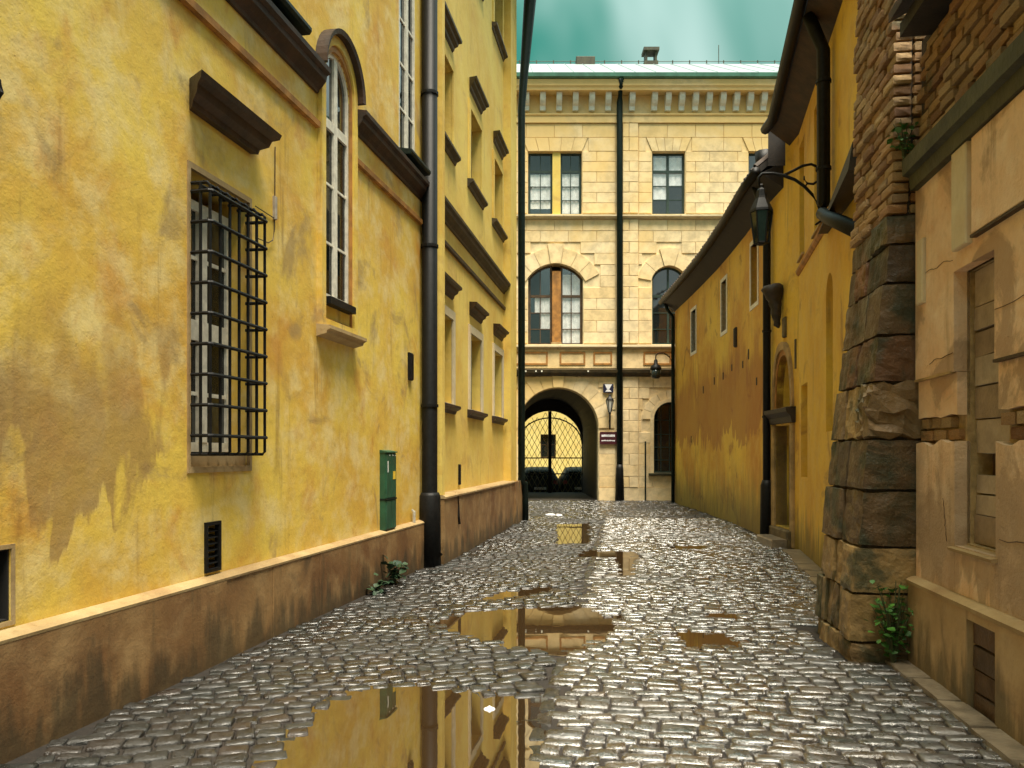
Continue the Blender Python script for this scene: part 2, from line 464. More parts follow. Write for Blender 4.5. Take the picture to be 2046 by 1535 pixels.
class MB:
    def __init__(self, fr=None):
        self.v = []; self.f = []; self.fr = fr

    def add(self, vs, fs):
        n = len(self.v)
        if self.fr:
            vs = [self.fr.loc(*p) for p in vs]
        self.v += [tuple(p) for p in vs]
        self.f += [tuple(i + n for i in f) for f in fs]
        return self

    def box(self, s0, s1, o0, o1, z0, z1):
        vs = [(s, o, z) for s in (s0, s1) for o in (o0, o1) for z in (z0, z1)]
        return self.add(vs, [(0, 1, 3, 2), (4, 6, 7, 5), (0, 4, 5, 1), (2, 3, 7, 6), (0, 2, 6, 4), (1, 5, 7, 3)])

    def chbox(self, s0, s1, o0, o1, z0, z1, c=0.01):
        """block with chamfered front edges"""
        vs = [(s0, o0, z0), (s1, o0, z0), (s1, o0, z1), (s0, o0, z1),
              (s0, o1 - c, z0), (s1, o1 - c, z0), (s1, o1 - c, z1), (s0, o1 - c, z1),
              (s0 + c, o1, z0 + c), (s1 - c, o1, z0 + c), (s1 - c, o1, z1 - c), (s0 + c, o1, z1 - c)]
        fs = [(0, 1, 2, 3), (8, 9, 10, 11)]
        for a, b in ((0, 4), (4, 8)):
            for i in range(4):
                j = (i + 1) % 4
                fs.append((a + i, a + j, b + j, b + i))
        return self.add(vs, fs)

    def prism(self, poly, o0, o1):
        """convex polygon in (s,z) given depth"""
        n = len(poly)
        vs = [(p[0], o0, p[1]) for p in poly] + [(p[0], o1, p[1]) for p in poly]
        fs = [tuple(range(n)), tuple(range(n, 2 * n))] + [(i, (i + 1) % n, n + (i + 1) % n, n + i) for i in range(n)]
        return self.add(vs, fs)

    def profile(self, prof, s0, s1, m0=0.0, m1=0.0):
        """moulding: closed profile of (o,z) swept from s0 to s1; ends may be mitred by m*o"""
        n = len(prof)
        vs = [(s0 - m0 * p[0], p[0], p[1]) for p in prof] + [(s1 + m1 * p[0], p[0], p[1]) for p in prof]
        fs = [tuple(range(n)), tuple(range(n, 2 * n))] + [(i, (i + 1) % n, n + (i + 1) % n, n + i) for i in range(n)]
        return self.add(vs, fs)

    def slab(self, outer, holes, o0, o1):
        """wall slab with openings, polygons in (s,z)"""
        loops = [outer] + holes
        tri = tessellate_polygon([[Vector((p[0], p[1], 0)) for p in lp] for lp in loops])
        flat = [p for lp in loops for p in lp]
        n = len(flat)
        vs = [(p[0], o1, p[1]) for p in flat] + [(p[0], o0, p[1]) for p in flat]
        fs = [tuple(t) for t in tri] + [tuple(i + n for i in reversed(t)) for t in tri]
        k = 0
        for lp in loops:
            m = len(lp)
            for i in range(m):
                j = (i + 1) % m
                fs.append((k + i, k + j, n + k + j, n + k + i))
            k += m
        return self.add(vs, fs)

    def ring(self, P, Q, o0, o1):
        """flat ring between polygon P and inner polygon Q (same count)"""
        n = len(P)
        vs = [(p[0], o, p[1]) for o in (o0, o1) for L in (P, Q) for p in L]
        fs = []
        for i in range(n):
            j = (i + 1) % n
            a, b, c, d = i, j, n + j, n + i
            fs += [(a, b, c, d), (2 * n + a, 2 * n + b, 2 * n + c, 2 * n + d), (a, b, 2 * n + b, 2 * n + a), (d, c, 2 * n + c, 2 * n + d)]
        return self.add(vs, fs)

    def tube(self, path, r, n=8, caps=True):
        pts = [Vector(p if not self.fr else self.fr.loc(*p)) for p in path]
        rs = r if isinstance(r, (list, tuple)) else [r] * len(pts)
        vs = []; fs = []
        for i, p in enumerate(pts):
            a = pts[max(i - 1, 0)]; b = pts[min(i + 1, len(pts) - 1)]
            t = (b - a).normalized()
            up = Vector((0, 0, 1)) if abs(t.z) < 0.9 else Vector((1, 0, 0))
            u = t.cross(up).normalized(); w = u.cross(t)
            for k in range(n):
                an = 2 * PI * k / n
                vs.append(p + (u * math.cos(an) + w * math.sin(an)) * rs[i])
        for i in range(len(pts) - 1):
            for k in range(n):
                l = (k + 1) % n
                fs.append((i * n + k, i * n + l, (i + 1) * n + l, (i + 1) * n + k))
        if caps:
            fs.append(tuple(range(n))); fs.append(tuple((len(pts) - 1) * n + k for k in range(n)))
        m = len(self.v)
        self.v += [tuple(q) for q in vs]
        self.f += [tuple(i + m for i in f) for f in fs]
        return self

    def lathe(self, prof, c=(0, 0, 0), n=12, ang0=0.0):
        """(r,z) profile turned about a vertical axis at c (plain xyz, ignores the frame)"""
        vs = []; fs = []
        for (r, z) in prof:
            for k in range(n):
                a = ang0 + 2 * PI * k / n
                vs.append((c[0] + r * math.cos(a), c[1] + r * math.sin(a), c[2] + z))
        for i in range(len(prof) - 1):
            for k in range(n):
                l = (k + 1) % n
                fs.append((i * n + k, i * n + l, (i + 1) * n + l, (i + 1) * n + k))
        fs.append(tuple(range(n))); fs.append(tuple((len(prof) - 1) * n + k for k in range(n)))
        m = len(self.v)
        self.v += vs
        self.f += [tuple(i + m for i in f) for f in fs]
        return self

    def build(self, name, mat, parent=None, smooth=False):
        return link_mesh(name, self.v, self.f, mat, parent, smooth)


def rect(s0, s1, z0, z1):
    return [(s0, z0), (s1, z0), (s1, z1), (s0, z1)]


def arch(s0, s1, z0, spring, rise, n=14):
    """opening with a round or flat-arched head"""
    w = (s1 - s0) / 2; c = (s0 + s1) / 2
    if rise >= w - 1e-4:
        pts = [(c + w * math.cos(PI * i / n), spring + rise * math.sin(PI * i / n)) for i in range(n + 1)]
    else:
        R = (w * w + rise * rise) / (2 * rise); zc = spring + rise - R
        a = math.asin(w / R)
        pts = [(c + R * math.sin(a - 2 * a * i / n), zc + R * math.cos(a - 2 * a * i / n)) for i in range(n + 1)]
    return [(s0, z0), (s1, z0)] + pts


def inset(P, d):
    """shrink a convex polygon (counter-clockwise) by d"""
    n = len(P); out = []
    for i in range(n):
        p0, p1, p2 = Vector(P[i - 1]), Vector(P[i]), Vector(P[(i + 1) % n])
        e1 = (p1 - p0); e2 = (p2 - p1)
        if e1.length < 1e-6: e1 = e2
        if e2.length < 1e-6: e2 = e1
        e1.normalize(); e2.normalize()
        n1 = Vector((-e1.y, e1.x)); n2 = Vector((-e2.y, e2.x))
        k = 1 + n1.dot(n2)
        q = p1 + (n1 + n2) * (d / max(k, 0.3))
        out.append((q.x, q.y))
    return out


def clip(poly, P):
    """clip polygon by convex counter-clockwise polygon P"""
    out = list(poly)
    n = len(P)
    for i in range(n):
        a = P[i]; b = P[(i + 1) % n]
        ex, ey = b[0] - a[0], b[1] - a[1]
        if abs(ex) + abs(ey) < 1e-9:
            continue
        side = lambda p: ex * (p[1] - a[1]) - ey * (p[0] - a[0])
        new = []
        for j in range(len(out)):
            p, q = out[j], out[(j + 1) % len(out)]
            sp, sq = side(p), side(q)
            if sp >= 0: new.append(p)
            if (sp >= 0) != (sq >= 0):
                t = sp / (sp - sq)
                new.append((p[0] + (q[0] - p[0]) * t, p[1] + (q[1] - p[1]) * t))
        out = new
        if len(out) < 3: return []
    return out


def window(fr, parent, P, og, cols, rows, fw=0.05, bw=0.03, fmat='white_paint', pane='glass', sky_curtain=None, thick=0.05, widths=None):
    """glazed window filling opening polygon P; cols/rows are the positions of the glazing bars"""
    P = [p for i, p in enumerate(P) if math.hypot(p[0] - P[i - 1][0], p[1] - P[i - 1][1]) > 0.05]
    Q = inset(P, fw)
    mb = MB(fr)
    mb.ring(P, Q, og - thick * 0.5, og + thick * 0.5)
    s0 = min(p[0] for p in Q); s1 = max(p[0] for p in Q); z0 = min(p[1] for p in Q); z1 = max(p[1] for p in Q)
    cw = lambda k, i: (widths or {}).get((k, i), bw)
    for i, c in enumerate(cols):
        w = cw('c', i) / 2
        q = clip(rect(c - w, c + w, z0, z1), Q)
        if q: mb.prism(q, og - thick * 0.4, og + thick * (0.4 if w * 2 <= bw else 0.62))
    for i, r in enumerate(rows):
        w = cw('r', i) / 2
        q = clip(rect(s0, s1, r - w, r + w), Q)
        if q: mb.prism(q, og - thick * 0.36, og + thick * (0.37 if w * 2 <= bw else 0.58))
    win = mb.build('window', fmat, parent)
    cs = [s0 - .01] + list(cols) + [s1 + .01]; rs = [z0 - .01] + list(rows) + [z1 + .01]
    for i in range(len(cs) - 1):
        for j in range(len(rs) - 1):
            q = clip(rect(cs[i], cs[i + 1], rs[j], rs[j + 1]), inset(P, fw * 0.6))
            if len(q) < 3: continue
            pm = pane(i, j) if callable(pane) else pane
            MB(fr).prism(q, og - 0.006 + random.uniform(-.001, .001), og + 0.002).build('pane', pm, win)
    if sky_curtain:
        for (c0, c1, d0, d1) in sky_curtain:
            mb = MB(fr); k = 14
            vs = []
            for i in range(k + 1):
                s = c0 + (c1 - c0) * i / k
                o = og - 0.03 + 0.012 * math.sin(i * 2.1)
                vs += [(s, o, d0), (s, o, d1)]
            mb.add(vs, [(2 * i, 2 * i + 2, 2 * i + 3, 2 * i + 1) for i in range(k)])
            mb.build('sky_curtain', 'sky_curtain', win)
    return win


def rough_block(corners, n=3, r=0.08, amp=0.01, seed=0.0, freq=5.0):
    """eight-cornered block, edges worn, faces uneven; corners ordered (i,j,k) with k fastest"""
    idx = {}; vs = []; fs = []
    off = Vector((seed * 7.3, seed * 3.1, seed * 5.7))

    def vid(a, b, c):
        key = (a, b, c)
        if key in idx: return idx[key]
        t = [x / n for x in key]
        ed = sum(1 for x in key if x in (0, n))
        if ed >= 2:
            t = [0.5 + (x - 0.5) * (1 - r) if x in (0.0, 1.0) else x for x in t]
        p = Vector((0, 0, 0))
        for i in (0, 1):
            for j in (0, 1):
                for k in (0, 1):
                    w = (t[0] if i else 1 - t[0]) * (t[1] if j else 1 - t[1]) * (t[2] if k else 1 - t[2])
                    p += Vector(corners[i * 4 + j * 2 + k]) * w
        p += noise.noise_vector(p * freq + off) * amp
        idx[key] = len(vs); vs.append(p)
        return idx[key]
    for ax in range(3):
        for sd in (0, n):
            for i in range(n):
                for j in range(n):
                    q = []
                    for (a, b) in ((i, j), (i + 1, j), (i + 1, j + 1), (i, j + 1)):
                        k = [0, 0, 0]; k[ax] = sd; k[(ax + 1) % 3] = a; k[(ax + 2) % 3] = b
                        q.append(vid(*k))
                    fs.append(tuple(q))
    return vs, fs


# ------------------------------------------------------------------ ground
FA = Frame((-3.46, 0), (-3.46 + 1.93, 10), -1)              # left townhouse, plinth line
FB = Frame((-0.987, 11.8), (0.2, 19.4), -1)                 # left annex, plinth line
FR = Frame((2.13, 0), (2.13 + 1.47, 10), 1)                 # near right wall, plinth line
FN = Frame((3.44, 7.4), (4.80, 13.4), 1)                    # right house, near stretch
FP = Frame((4.80, 13.4), (4.87, 15.2), 1)                   # right house, portal stretch
FF = Frame((0, 27.8), (10, 27.8), -1)                       # palace across the end of the lane
CURVE = [(4.87, 15.2), (5.00, 16.6), (5.12, 18.0), (5.22, 19.5), (5.30, 21.0), (5.35, 22.5), (5.385, 24.0), (5.41, 25.3), (5.42, 26.6)]

gr = link_mesh('ground', [(-600, -600, -.62), (600, -600, -.62), (600, 600, -.62), (-600, 600, -.62)], [(0, 1, 2, 3)], 'earth')
gr['kind'] = 'structure'
street = link_mesh('street', [(-14, -14, -.07), (16, -14, -.07), (16, 34.2, -.07), (-14, 34.2, -.07),
                              (-14, -14, -.3), (16, -14, -.3), (16, 34.2, -.3), (-14, 34.2, -.3)],
                   [(0, 1, 2, 3), (4, 7, 6, 5), (0, 4, 5, 1), (1, 5, 6, 2), (2, 6, 7, 3), (3, 7, 4, 0)], 'dirt')
street['kind'] = 'structure'


def gpt(px, py):
    """ground point read off the photograph"""
    y = 2560.0 / (py - 908)
    return ((px - 1023) / 1600.0 * y, y)


PUD = [
    [gpt(*p) for p in [(560, 1500), (640, 1425), (690, 1388), (760, 1372), (850, 1368), (960, 1383), (1065, 1390), (1050, 1450), (1035, 1545), (1000, 1640), (480, 1640)]],
    [gpt(*p) for p in [(872, 1243), (950, 1216), (1050, 1212), (1160, 1208), (1235, 1230), (1225, 1257), (1180, 1281), (1120, 1300), (1050, 1292), (960, 1272)]],
    [gpt(*p) for p in [(945, 1196), (1000, 1181), (1080, 1170), (1130, 1175), (1060, 1186), (990, 1198)]],
    [gpt(*p) for p in [(1350, 1268), (1390, 1256), (1450, 1268), (1490, 1286), (1370, 1288)]],
    [gpt(*p) for p in [(1112, 1046), (1180, 1044), (1178, 1084), (1112, 1086)]],
    [gpt(*p) for p in [(1160, 1098), (1272, 1100), (1268, 1145), (1235, 1146), (1225, 1112), (1160, 1112)]],
    [gpt(*p) for p in [(1415, 1221), (1475, 1222), (1472, 1234), (1420, 1233)]],
    [gpt(*p) for p in [(1335, 1088), (1410, 1089), (1410, 1096), (1335, 1095)]],
]


def sdist(poly, x, y):
    """signed distance to polygon, positive inside"""
    d = 1e9; ins = False
    n = len(poly)
    for i in range(n):
        x0, y0 = poly[i]; x1, y1 = poly[(i + 1) % n]
        ex, ey = x1 - x0, y1 - y0
        t = max(0, min(1, ((x - x0) * ex + (y - y0) * ey) / (ex * ex + ey * ey + 1e-12)))
        d = min(d, math.hypot(x - x0 - ex * t, y - y0 - ey * t))
        if (y0 > y) != (y1 > y) and x < x0 + (y - y0) / (y1 - y0) * (x1 - x0):
            ins = not ins
    return d if ins else -d


def dip(x, y):
    m = max(sdist(p, x, y) for p in PUD)
    w = noise.noise(Vector((x * 2.3, y * 2.3, 0))) * 0.05
    t = max(0, min(1, (m + w + 0.12) / 0.34))
    return 0.062 * t * t * (3 - 2 * t)


def left_x(y):
    if y < 11.75: return -3.46 + 0.193 * y
    if y < 19.4: return -0.987 + (y - 11.8) * 0.1562
    return -9.0


def right_x(y):
    if y < 6.15: return 2.13 + 0.147 * y
    if y < 7.55: return 2.62 + (y - 6.3) * 0.11
    if y < 13.4: return 3.44 + (y - 7.4) * 0.2267
    if y < 15.2: return 4.80 + (y - 13.4) * 0.039
    for (a, b) in zip(CURVE, CURVE[1:]):
        if y < b[1]:
            return a[0] + (b[0] - a[0]) * (y - a[1]) / (b[1] - a[1])
    return 12.0


def gutter_x(y):
    return 0.45 + (y - 6.7) * 0.14


def stone_geo(sx, sy, h, rnd):
    """sett: nearly flat worn top, broken rectangular outline"""
    base = []
    for (cx_, cy_) in ((1, 1), (-1, 1), (-1, -1), (1, -1)):
        c = rnd.uniform(0.10, 0.30); jx = rnd.uniform(0.90, 1.04); jy = rnd.uniform(0.84, 1.05)
        a = (cx_ * jx, cy_ * jy * (1 - c)); b = (cx_ * jx * (1 - c * sy / sx), cy_ * jy)
        base += [a, b] if cx_ * cy_ > 0 else [b, a]
    k = 8
    tilt = (rnd.uniform(-.06, .06), rnd.uniform(-.07, .07))
    vs = []
    for (f, z) in ((1.0, -h), (1.0, -0.014), (0.95, -0.004), (0.74, 0.001)):
        for (x, y) in base:
            g = 1 - (1 - f) * (1.0 if f < .9 else 1.0)
            mx = max(sx - (1 - f) * sy * 1.1, sx * .5)
            vs.append((x * mx, y * sy * g, z + (tilt[0] * x * sx + tilt[1] * y * sy if z > -h else 0) + rnd.uniform(-.0018, .0018)))
    vs.append((0, 0, 0.0018 + rnd.uniform(-.003, .003)))
    fs = []
    for r in range(3):
        for i in range(k):
            j = (i + 1) % k
            fs.append((r * k + i, r * k + j, (r + 1) * k + j, (r + 1) * k + i))
    for i in range(k):
        fs.append((3 * k + i, 3 * k + (i + 1) % k, 4 * k))
    return vs, fs


rnd = random.Random(11)
SETTS = []       # (x, y, z, half length, half width, turn, kind)
ANG = math.atan(0.16)


def lay(u0, u1, v0, v1, ang, row, wid, test, kind):
    """rows of setts in a frame turned by ang; rows run along v"""
    ca, sa = math.cos(ang), math.sin(ang)
    u = u0
    while u < u1:
        rh = row * rnd.uniform(0.86, 1.16)
        v = v0 + rnd.uniform(0, wid)
        wav = rnd.uniform(0, 6)
        while v < v1:
            w = wid * rnd.uniform(0.62, 1.35)
            vc = v + w / 2
            uc = u + rh / 2 + 0.035 * math.sin(vc * 1.4 + u * 0.6) + rnd.uniform(-.008, .008)
            x = ca * vc + sa * uc; y = -sa * vc + ca * uc
            if test(x, y, w / 2):
                z = -dip(x, y) + rnd.uniform(-.007, .007) + 0.012 * noise.noise(Vector((x * .8, y * .8, 3)))
                SETTS.append((x, y, z, w / 2 - 0.004, rh / 2 - 0.004, -ang + rnd.uniform(-.05, .05) * (2.4 if kind else 1), kind))
            v += w
        u += rh


in_lane = lambda x, y, w: left_x(y) + w * .75 < x < right_x(y) - w * .75 and y < 27.9
def t_right(x, y, w): return y > 2.0 and x > gutter_x(y) + 0.06 and in_lane(x, y, w) and y < 20.2
def t_left(x, y, w): return y > 2.0 and x <= gutter_x(y) - 0.06 and in_lane(x, y, w) and y < 20.2
def t_far(x, y, w): return 20.2 <= y < 27.75 and -5.5 < x < right_x(y) - w * .75
lay(0, 24, -6, 9, ANG, 0.120, 0.185, t_right, 0)
lay(-4, 26, -12, 9, ANG - 0.42, 0.118, 0.155, t_left, 1)
lay(14, 32, -14, 12, 0.10, 0.14, 0.19, t_far, 1)
# gutter stones along the channel
yy = 3.0
while yy < 19.8:
    x = gutter_x(yy)
    if in_lane(x, yy, 0.08):
        SETTS.append((x, yy, -dip(x, yy) - 0.012, 0.055, 0.125, -math.atan(0.14), 1))
    yy += 0.27
SETTS.sort(key=lambda t: (t[1], t[0]))


def shows(t):
    X, Y = t[0], t[1]
    px = 1023 + 1600 * X / Y; py = 908 + 2560 / Y
    return -20 < px < 2066 and py < 1545


vis = [t for t in SETTS if shows(t) and t[2] > -0.045]
near = set(id(t) for t in vis[:300])
variants = {0: [], 1: []}
for kind, mat in ((0, 'cobble'), (1, 'cobble_grey')):
    for i in range(8):
        vs, fs = stone_geo(0.105 if kind == 0 else 0.09, 0.066 if kind == 0 else 0.063, 0.075, rnd)
        me = bpy.data.meshes.new('cobblestone')
        me.from_pydata(vs, [], fs)
        for p in me.polygons: p.use_smooth = True
        me.materials.append(MATS[mat])
        variants[kind].append(me)
bulk = {0: ([], []), 1: ([], [])}
for t in SETTS:
    x, y, z, hx, hy, a, kind = t
    if id(t) in near:
        o = link_data('cobblestone', rnd.choice(variants[kind]), street)
        o.location = (x, y, z)
        o.rotation_euler = (0, 0, a + (PI if rnd.random() < .5 else 0))
        o.scale = (hx / (0.105 if kind == 0 else 0.09), hy / (0.066 if kind == 0 else 0.063), 1)
    else:
        vs, fs = stone_geo(hx, hy, 0.075, rnd)
        V, F = bulk[kind]
        n = len(V); ca, sa = math.cos(a), math.sin(a)
        V += [(x + ca * p[0] - sa * p[1], y + sa * p[0] + ca * p[1], z + p[2]) for p in vs]
        F += [tuple(i + n for i in f) for f in fs]
for kind, mat in ((0, 'cobble'), (1, 'cobble_grey')):
    o = link_mesh('cobblestones', bulk[kind][0], bulk[kind][1], mat, street, smooth=True, recalc=False)
    o['kind'] = 'stuff'
# silt bed that fills the joints, following the hollows
bx0, by0, st_ = -6.0, 1.6, 0.12
nx, ny = int(12.5 / st_), int(26.2 / st_)
bv = []; bf = []
for j in range(ny + 1):
    for i in range(nx + 1):
        x, y = bx0 + i * st_, by0 + j * st_
        bv.append((x, y, -0.019 - dip(x, y) * 0.75 + 0.012 * noise.noise(Vector((x * .8, y * .8, 3)))))
for j in range(ny):
    for i in range(nx):
        a = j * (nx + 1) + i
        bf.append((a, a + 1, a + nx + 2, a + nx + 1))
link_mesh('joint_bed', bv, bf, 'dirt', street, smooth=True, recalc=False)
# puddles
for P in PUD:
    cx = sum(p[0] for p in P) / len(P); cy = sum(p[1] for p in P) / len(P)
    Q = []
    for p in P:
        d = Vector((p[0] - cx, p[1] - cy)); d = d * (1 + 0.13 / max(d.length, 0.05))
        Q.append((cx + d.x, cy + d.y))
    tri = tessellate_polygon([[Vector((q[0], q[1], 0)) for q in Q]])
    o = link_mesh('puddle', [(q[0], q[1], -0.0165) for q in Q], [tuple(t) for t in tri], 'water', None, recalc=True)
    o['kind'] = 'structure'
# smooth kerb slabs beside the right house
for i in range(9):
    s = 1.7 + i * 0.62
    w = FN.world
    if s > 5.9: break
    cs = [w(a, b_, c) for a in (s, s + .60) for b_ in (0.0, 0.27 + .02 * math.sin(i * 2.3)) for c in (-.1, 0.028)]
    vs, fs = rough_block(cs, 3, 0.03, 0.006, i)
    link_mesh('kerb_slab', vs, fs, 'kerb_stone', street)
for i in range(7):
    s = 2.6 + i * 0.52
    w = FR.world
    cs = [w(a, b_, c) for a in (s, s + .50) for b_ in (-0.01, 0.15 + .015 * math.sin(i * 2.3)) for c in (-.1, 0.022)]
    vs, fs = rough_block(cs, 3, 0.03, 0.006, i + 20)
    link_mesh('kerb_slab', vs, fs, 'kerb_stone', street)
# ------------------------------------------------------------------ left townhouse
A = thing('yellow_townhouse', 'ochre yellow plastered townhouse with barred window and tall arched window above a brown plinth', 'house',
          FA.p0, FA.ang)
WA = -0.09
hA = {'grille': rect(6.05, 6.92, 1.50, 3.74), 'arched': arch(8.39, 9.11, 3.02, 5.52, 0.36),
      'up1': rect(6.55, 7.62, 5.62, 8.0), 'up2': rect(10.80, 11.50, 5.62, 8.3),
      'niche': rect(3.95, 4.40, 0.70, 1.09), 'vent': rect(6.26, 6.44, 0.70, 1.06)}
MB(FA).slab(rect(-9, 11.80, -0.25, 11.2), list(hA.values()), -0.55, WA).build('wall', 'plaster_townhouse', A)
MB(FA).box(-9, 11.80, -0.62, -0.56, -0.25, 11.2).build('inner_wall', 'void_black', A)
MB(FA).box(-9, 11.735, WA - 0.02, -0.02, -0.25, 0.612).build('plinth_core', 'void_black', A)
for (a, b_, o) in ((-9, 2.8, 0.0), (2.806, 6.42, 0.002), (6.427, 7.18, -0.007), (7.186, 8.15, -0.003), (8.155, 11.74, 0.0)):
    MB(FA).chbox(a, b_, WA - 0.018, o, -0.25, 0.615, 0.004).build('plinth', 'plinth_render', A)
cap = MB(FA)
cap.profile([(WA - .01, 0.616), (0.004, 0.612), (0.006, 0.630), (-0.02, 0.648), (WA - .01, 0.664)], -9, 11.745)
cap.build('plinth_cap', 'plinth_cap', A)
corn = [(WA - .03, 5.25), (-0.065, 5.26), (-0.055, 5.29), (-0.02, 5.32), (0.02, 5.37), (0.03, 5.42), (0.07, 5.44), (0.075, 5.485), (WA - .03, 5.52)]
stri = [(WA - .03, 4.90), (-0.045, 4.91), (-0.04, 4.965), (WA - .03, 4.985)]
for (a, b_) in ((-9, 8.25), (9.22, 11.80)):
    MB(FA).profile(corn, a, b_).build('cornice', 'brown_trim', A)
    MB(FA).profile(stri, a, b_).build('string_course', 'ochre_trim', A)
# hood over the barred window
MB(FA).profile([(WA - .02, 4.16), (-0.04, 4.17), (-0.03, 4.21), (0.03, 4.245), (0.05, 4.30), (0.10, 4.325), (0.115, 4.37), (WA - .02, 4.40)],
               5.98, 7.02, 0.8, 0.8).build('window_hood', 'brown_trim', A)
# barred window
MB(FA).ring(rect(6.02, 6.95, 1.46, 3.78), rect(6.055, 6.915, 1.505, 3.735), WA - 0.02, WA + 0.012).build('window_surround', 'plinth_cap', A)
window(FA, A, rect(6.05, 6.92, 1.62, 3.60), -0.28, [6.485], [2.58, 3.15, 2.08], fw=0.075, bw=0.03, fmat='white_paint',
       widths={('c', 0): 0.12, ('r', 0): 0.16})
MB(FA).box(6.05, 6.92, -0.30, -0.12, 1.50, 1.60).build('sill', 'plinth_cap', A)
g = thing('window_grille', 'x', 'x'); del g['label']; del g['category']
g.parent = A
gs = [6.06 + 0.137 * i for i in range(7)]
for i, s in enumerate(gs):
    pth = [(s, -0.10, 3.62), (s, 0.055, 3.62), (s, 0.075, 3.60), (s, 0.075, 1.62), (s, 0.055, 1.60), (s, -0.10, 1.60)]
    MB(FA).tube(pth, 0.0135, 6).build('bar', 'black_iron', g)
for i in range(9):
    z = 1.74 + i * 0.227
    MB(FA).tube([(6.06, -0.10, z), (6.05, 0.07, z), (6.062, 0.09, z), (6.882, 0.09, z), (6.895, 0.07, z), (6.882, -0.10, z)], 0.0145, 6).build('bar', 'black_iron', g)
for z in (3.62, 1.60):
    for o in (-0.04, 0.03):
        MB(FA).tube([(6.05, o, z + .004), (6.89, o, z + .004)], 0.010, 6).build('bar', 'black_iron', g)
for s in (6.055, 6.887):
    MB(FA).tube([(s, 0.0, 1.60), (s, 0.0, 3.62)], 0.0135, 6).build('bar', 'black_iron', g)
# tall arched window with moulded frame
P0 = arch(8.27, 9.23, 2.90, 5.57, 0.48, 18); P1 = inset(P0, 0.10); P2 = inset(P0, 0.155)
fr_ = MB(FA)
fr_.ring(P0, P1, WA - 0.01, -0.035)
fr_.build('arch_moulding', 'plaster_townhouse', A)
MB(FA).ring(P1, arch(8.39, 9.11, 3.02, 5.52, 0.36, 18), WA - 0.01, -0.06).build('arch_moulding', 'ochre_trim', A)
hd = MB(FA)
hood = [p for p in arch(8.22, 9.28, 5.40, 5.57, 0.53, 20)][2:]
inn = [p for p in arch(8.268, 9.232, 5.40, 5.57, 0.482, 20)][2:]
vs = []; 
for p, q in zip(hood, inn):
    vs += [(p[0], WA - .01, p[1]), (p[0], 0.045, p[1]), (q[0], 0.03, q[1]), (q[0], WA - .01, q[1])]
n = len(hood)
hd.add(vs, [(4 * i + k, 4 * i + (k + 1) % 4, 4 * i + 4 + (k + 1) % 4, 4 * i + 4 + k) for i in range(n - 1) for k in range(4)] + [(0, 1, 2, 3), tuple(4 * n - 4 + k for k in range(4))])
hd.build('hood_mould', 'brown_trim', A)
window(FA, A, hA['arched'], -0.125, [8.75], [5.08, 4.45, 3.83, 3.26], fw=0.05, bw=0.025, fmat='white_paint',
       widths={('c', 0): 0.085, ('r', 0): 0.10, ('r', 3): 0.05})
MB(FA).box(8.41, 9.09, -0.12, -0.0, 3.16, 3.235).build('sill', 'black_iron', A)
MB(FA).box(8.395, 9.105, -0.14, -0.085, 3.025, 3.155).build('apron', 'plaster_townhouse', A)
MB(FA).profile([(WA - .01, 2.80), (0.02, 2.83), (0.03, 2.86), (0.065, 2.875), (0.065, 2.91), (WA - .01, 2.93)], 8.25, 9.25).build('sill', 'plinth_cap', A)
# upper windows
window(FA, A, hA['up1'], -0.16, [7.085], [6.4, 7.2], fw=0.06, bw=0.03, fmat='dark_green_paint', widths={('c', 0): 0.09})
window(FA, A, hA['up2'], -0.12, [11.15], [6.25, 6.85, 7.45], fw=0.055, bw=0.028, fmat='white_paint', widths={('c', 0): 0.09})
for (a, b_) in ((6.45, 7.7), (10.72, 11.58)):
    MB(FA).profile([(WA - .01, 5.55), (0.10, 5.55), (0.12, 5.58), (0.12, 5.61), (WA - .08, 5.66)], a, b_).build('sill', 'green_iron', A)
# cellar niche, ventilation slot, iron plate
MB(FA).box(3.95, 4.40, -0.54, -0.30, 0.70, 1.09).build('niche_back', 'void_black', A)
MB(FA).ring(rect(4.0, 4.425, 0.675, 1.115), rect(4.0, 4.40, 0.70, 1.09), WA - 0.01, WA + 0.006).build('niche_frame', 'plinth_cap', A)
MB(FA).ring(rect(3.945, 4.405, 0.695, 1.095), rect(3.96, 4.388, 0.71, 1.08), -0.5, WA - 0.012).build('niche_shade_lining', 'void_black', A)  # added black lining, puts the hole's shade into its colour
vt = MB(FA).ring(inset(rect(6.245, 6.455, 0.685, 1.075), 0), rect(6.272, 6.428, 0.712, 1.048), WA - 0.02, WA + 0.022).build('vent', 'black_iron', A)
MB(FA).box(6.26, 6.44, -0.3, -0.2, 0.70, 1.06).build('vent_back', 'void_black', vt)
for i in range(6):
    z = 0.745 + i * 0.05
    MB(FA).add([(6.272, WA - .05, z + .02), (6.428, WA - .05, z + .02), (6.428, WA + .008, z), (6.272, WA + .008, z),
                (6.272, WA - .05, z + .027), (6.428, WA - .05, z + .027), (6.428, WA + .008, z + .007), (6.272, WA + .008, z + .007)],
               [(0, 1, 2, 3), (4, 5, 6, 7), (0, 1, 5, 4), (2, 3, 7, 6), (1, 2, 6, 5), (0, 3, 7, 4)]).build('slat', 'black_iron', vt)
MB(FA).chbox(11.17, 11.31, WA - .01, WA + .05, 2.62, 3.0, 0.02).build('iron_plate', 'black_iron', A)
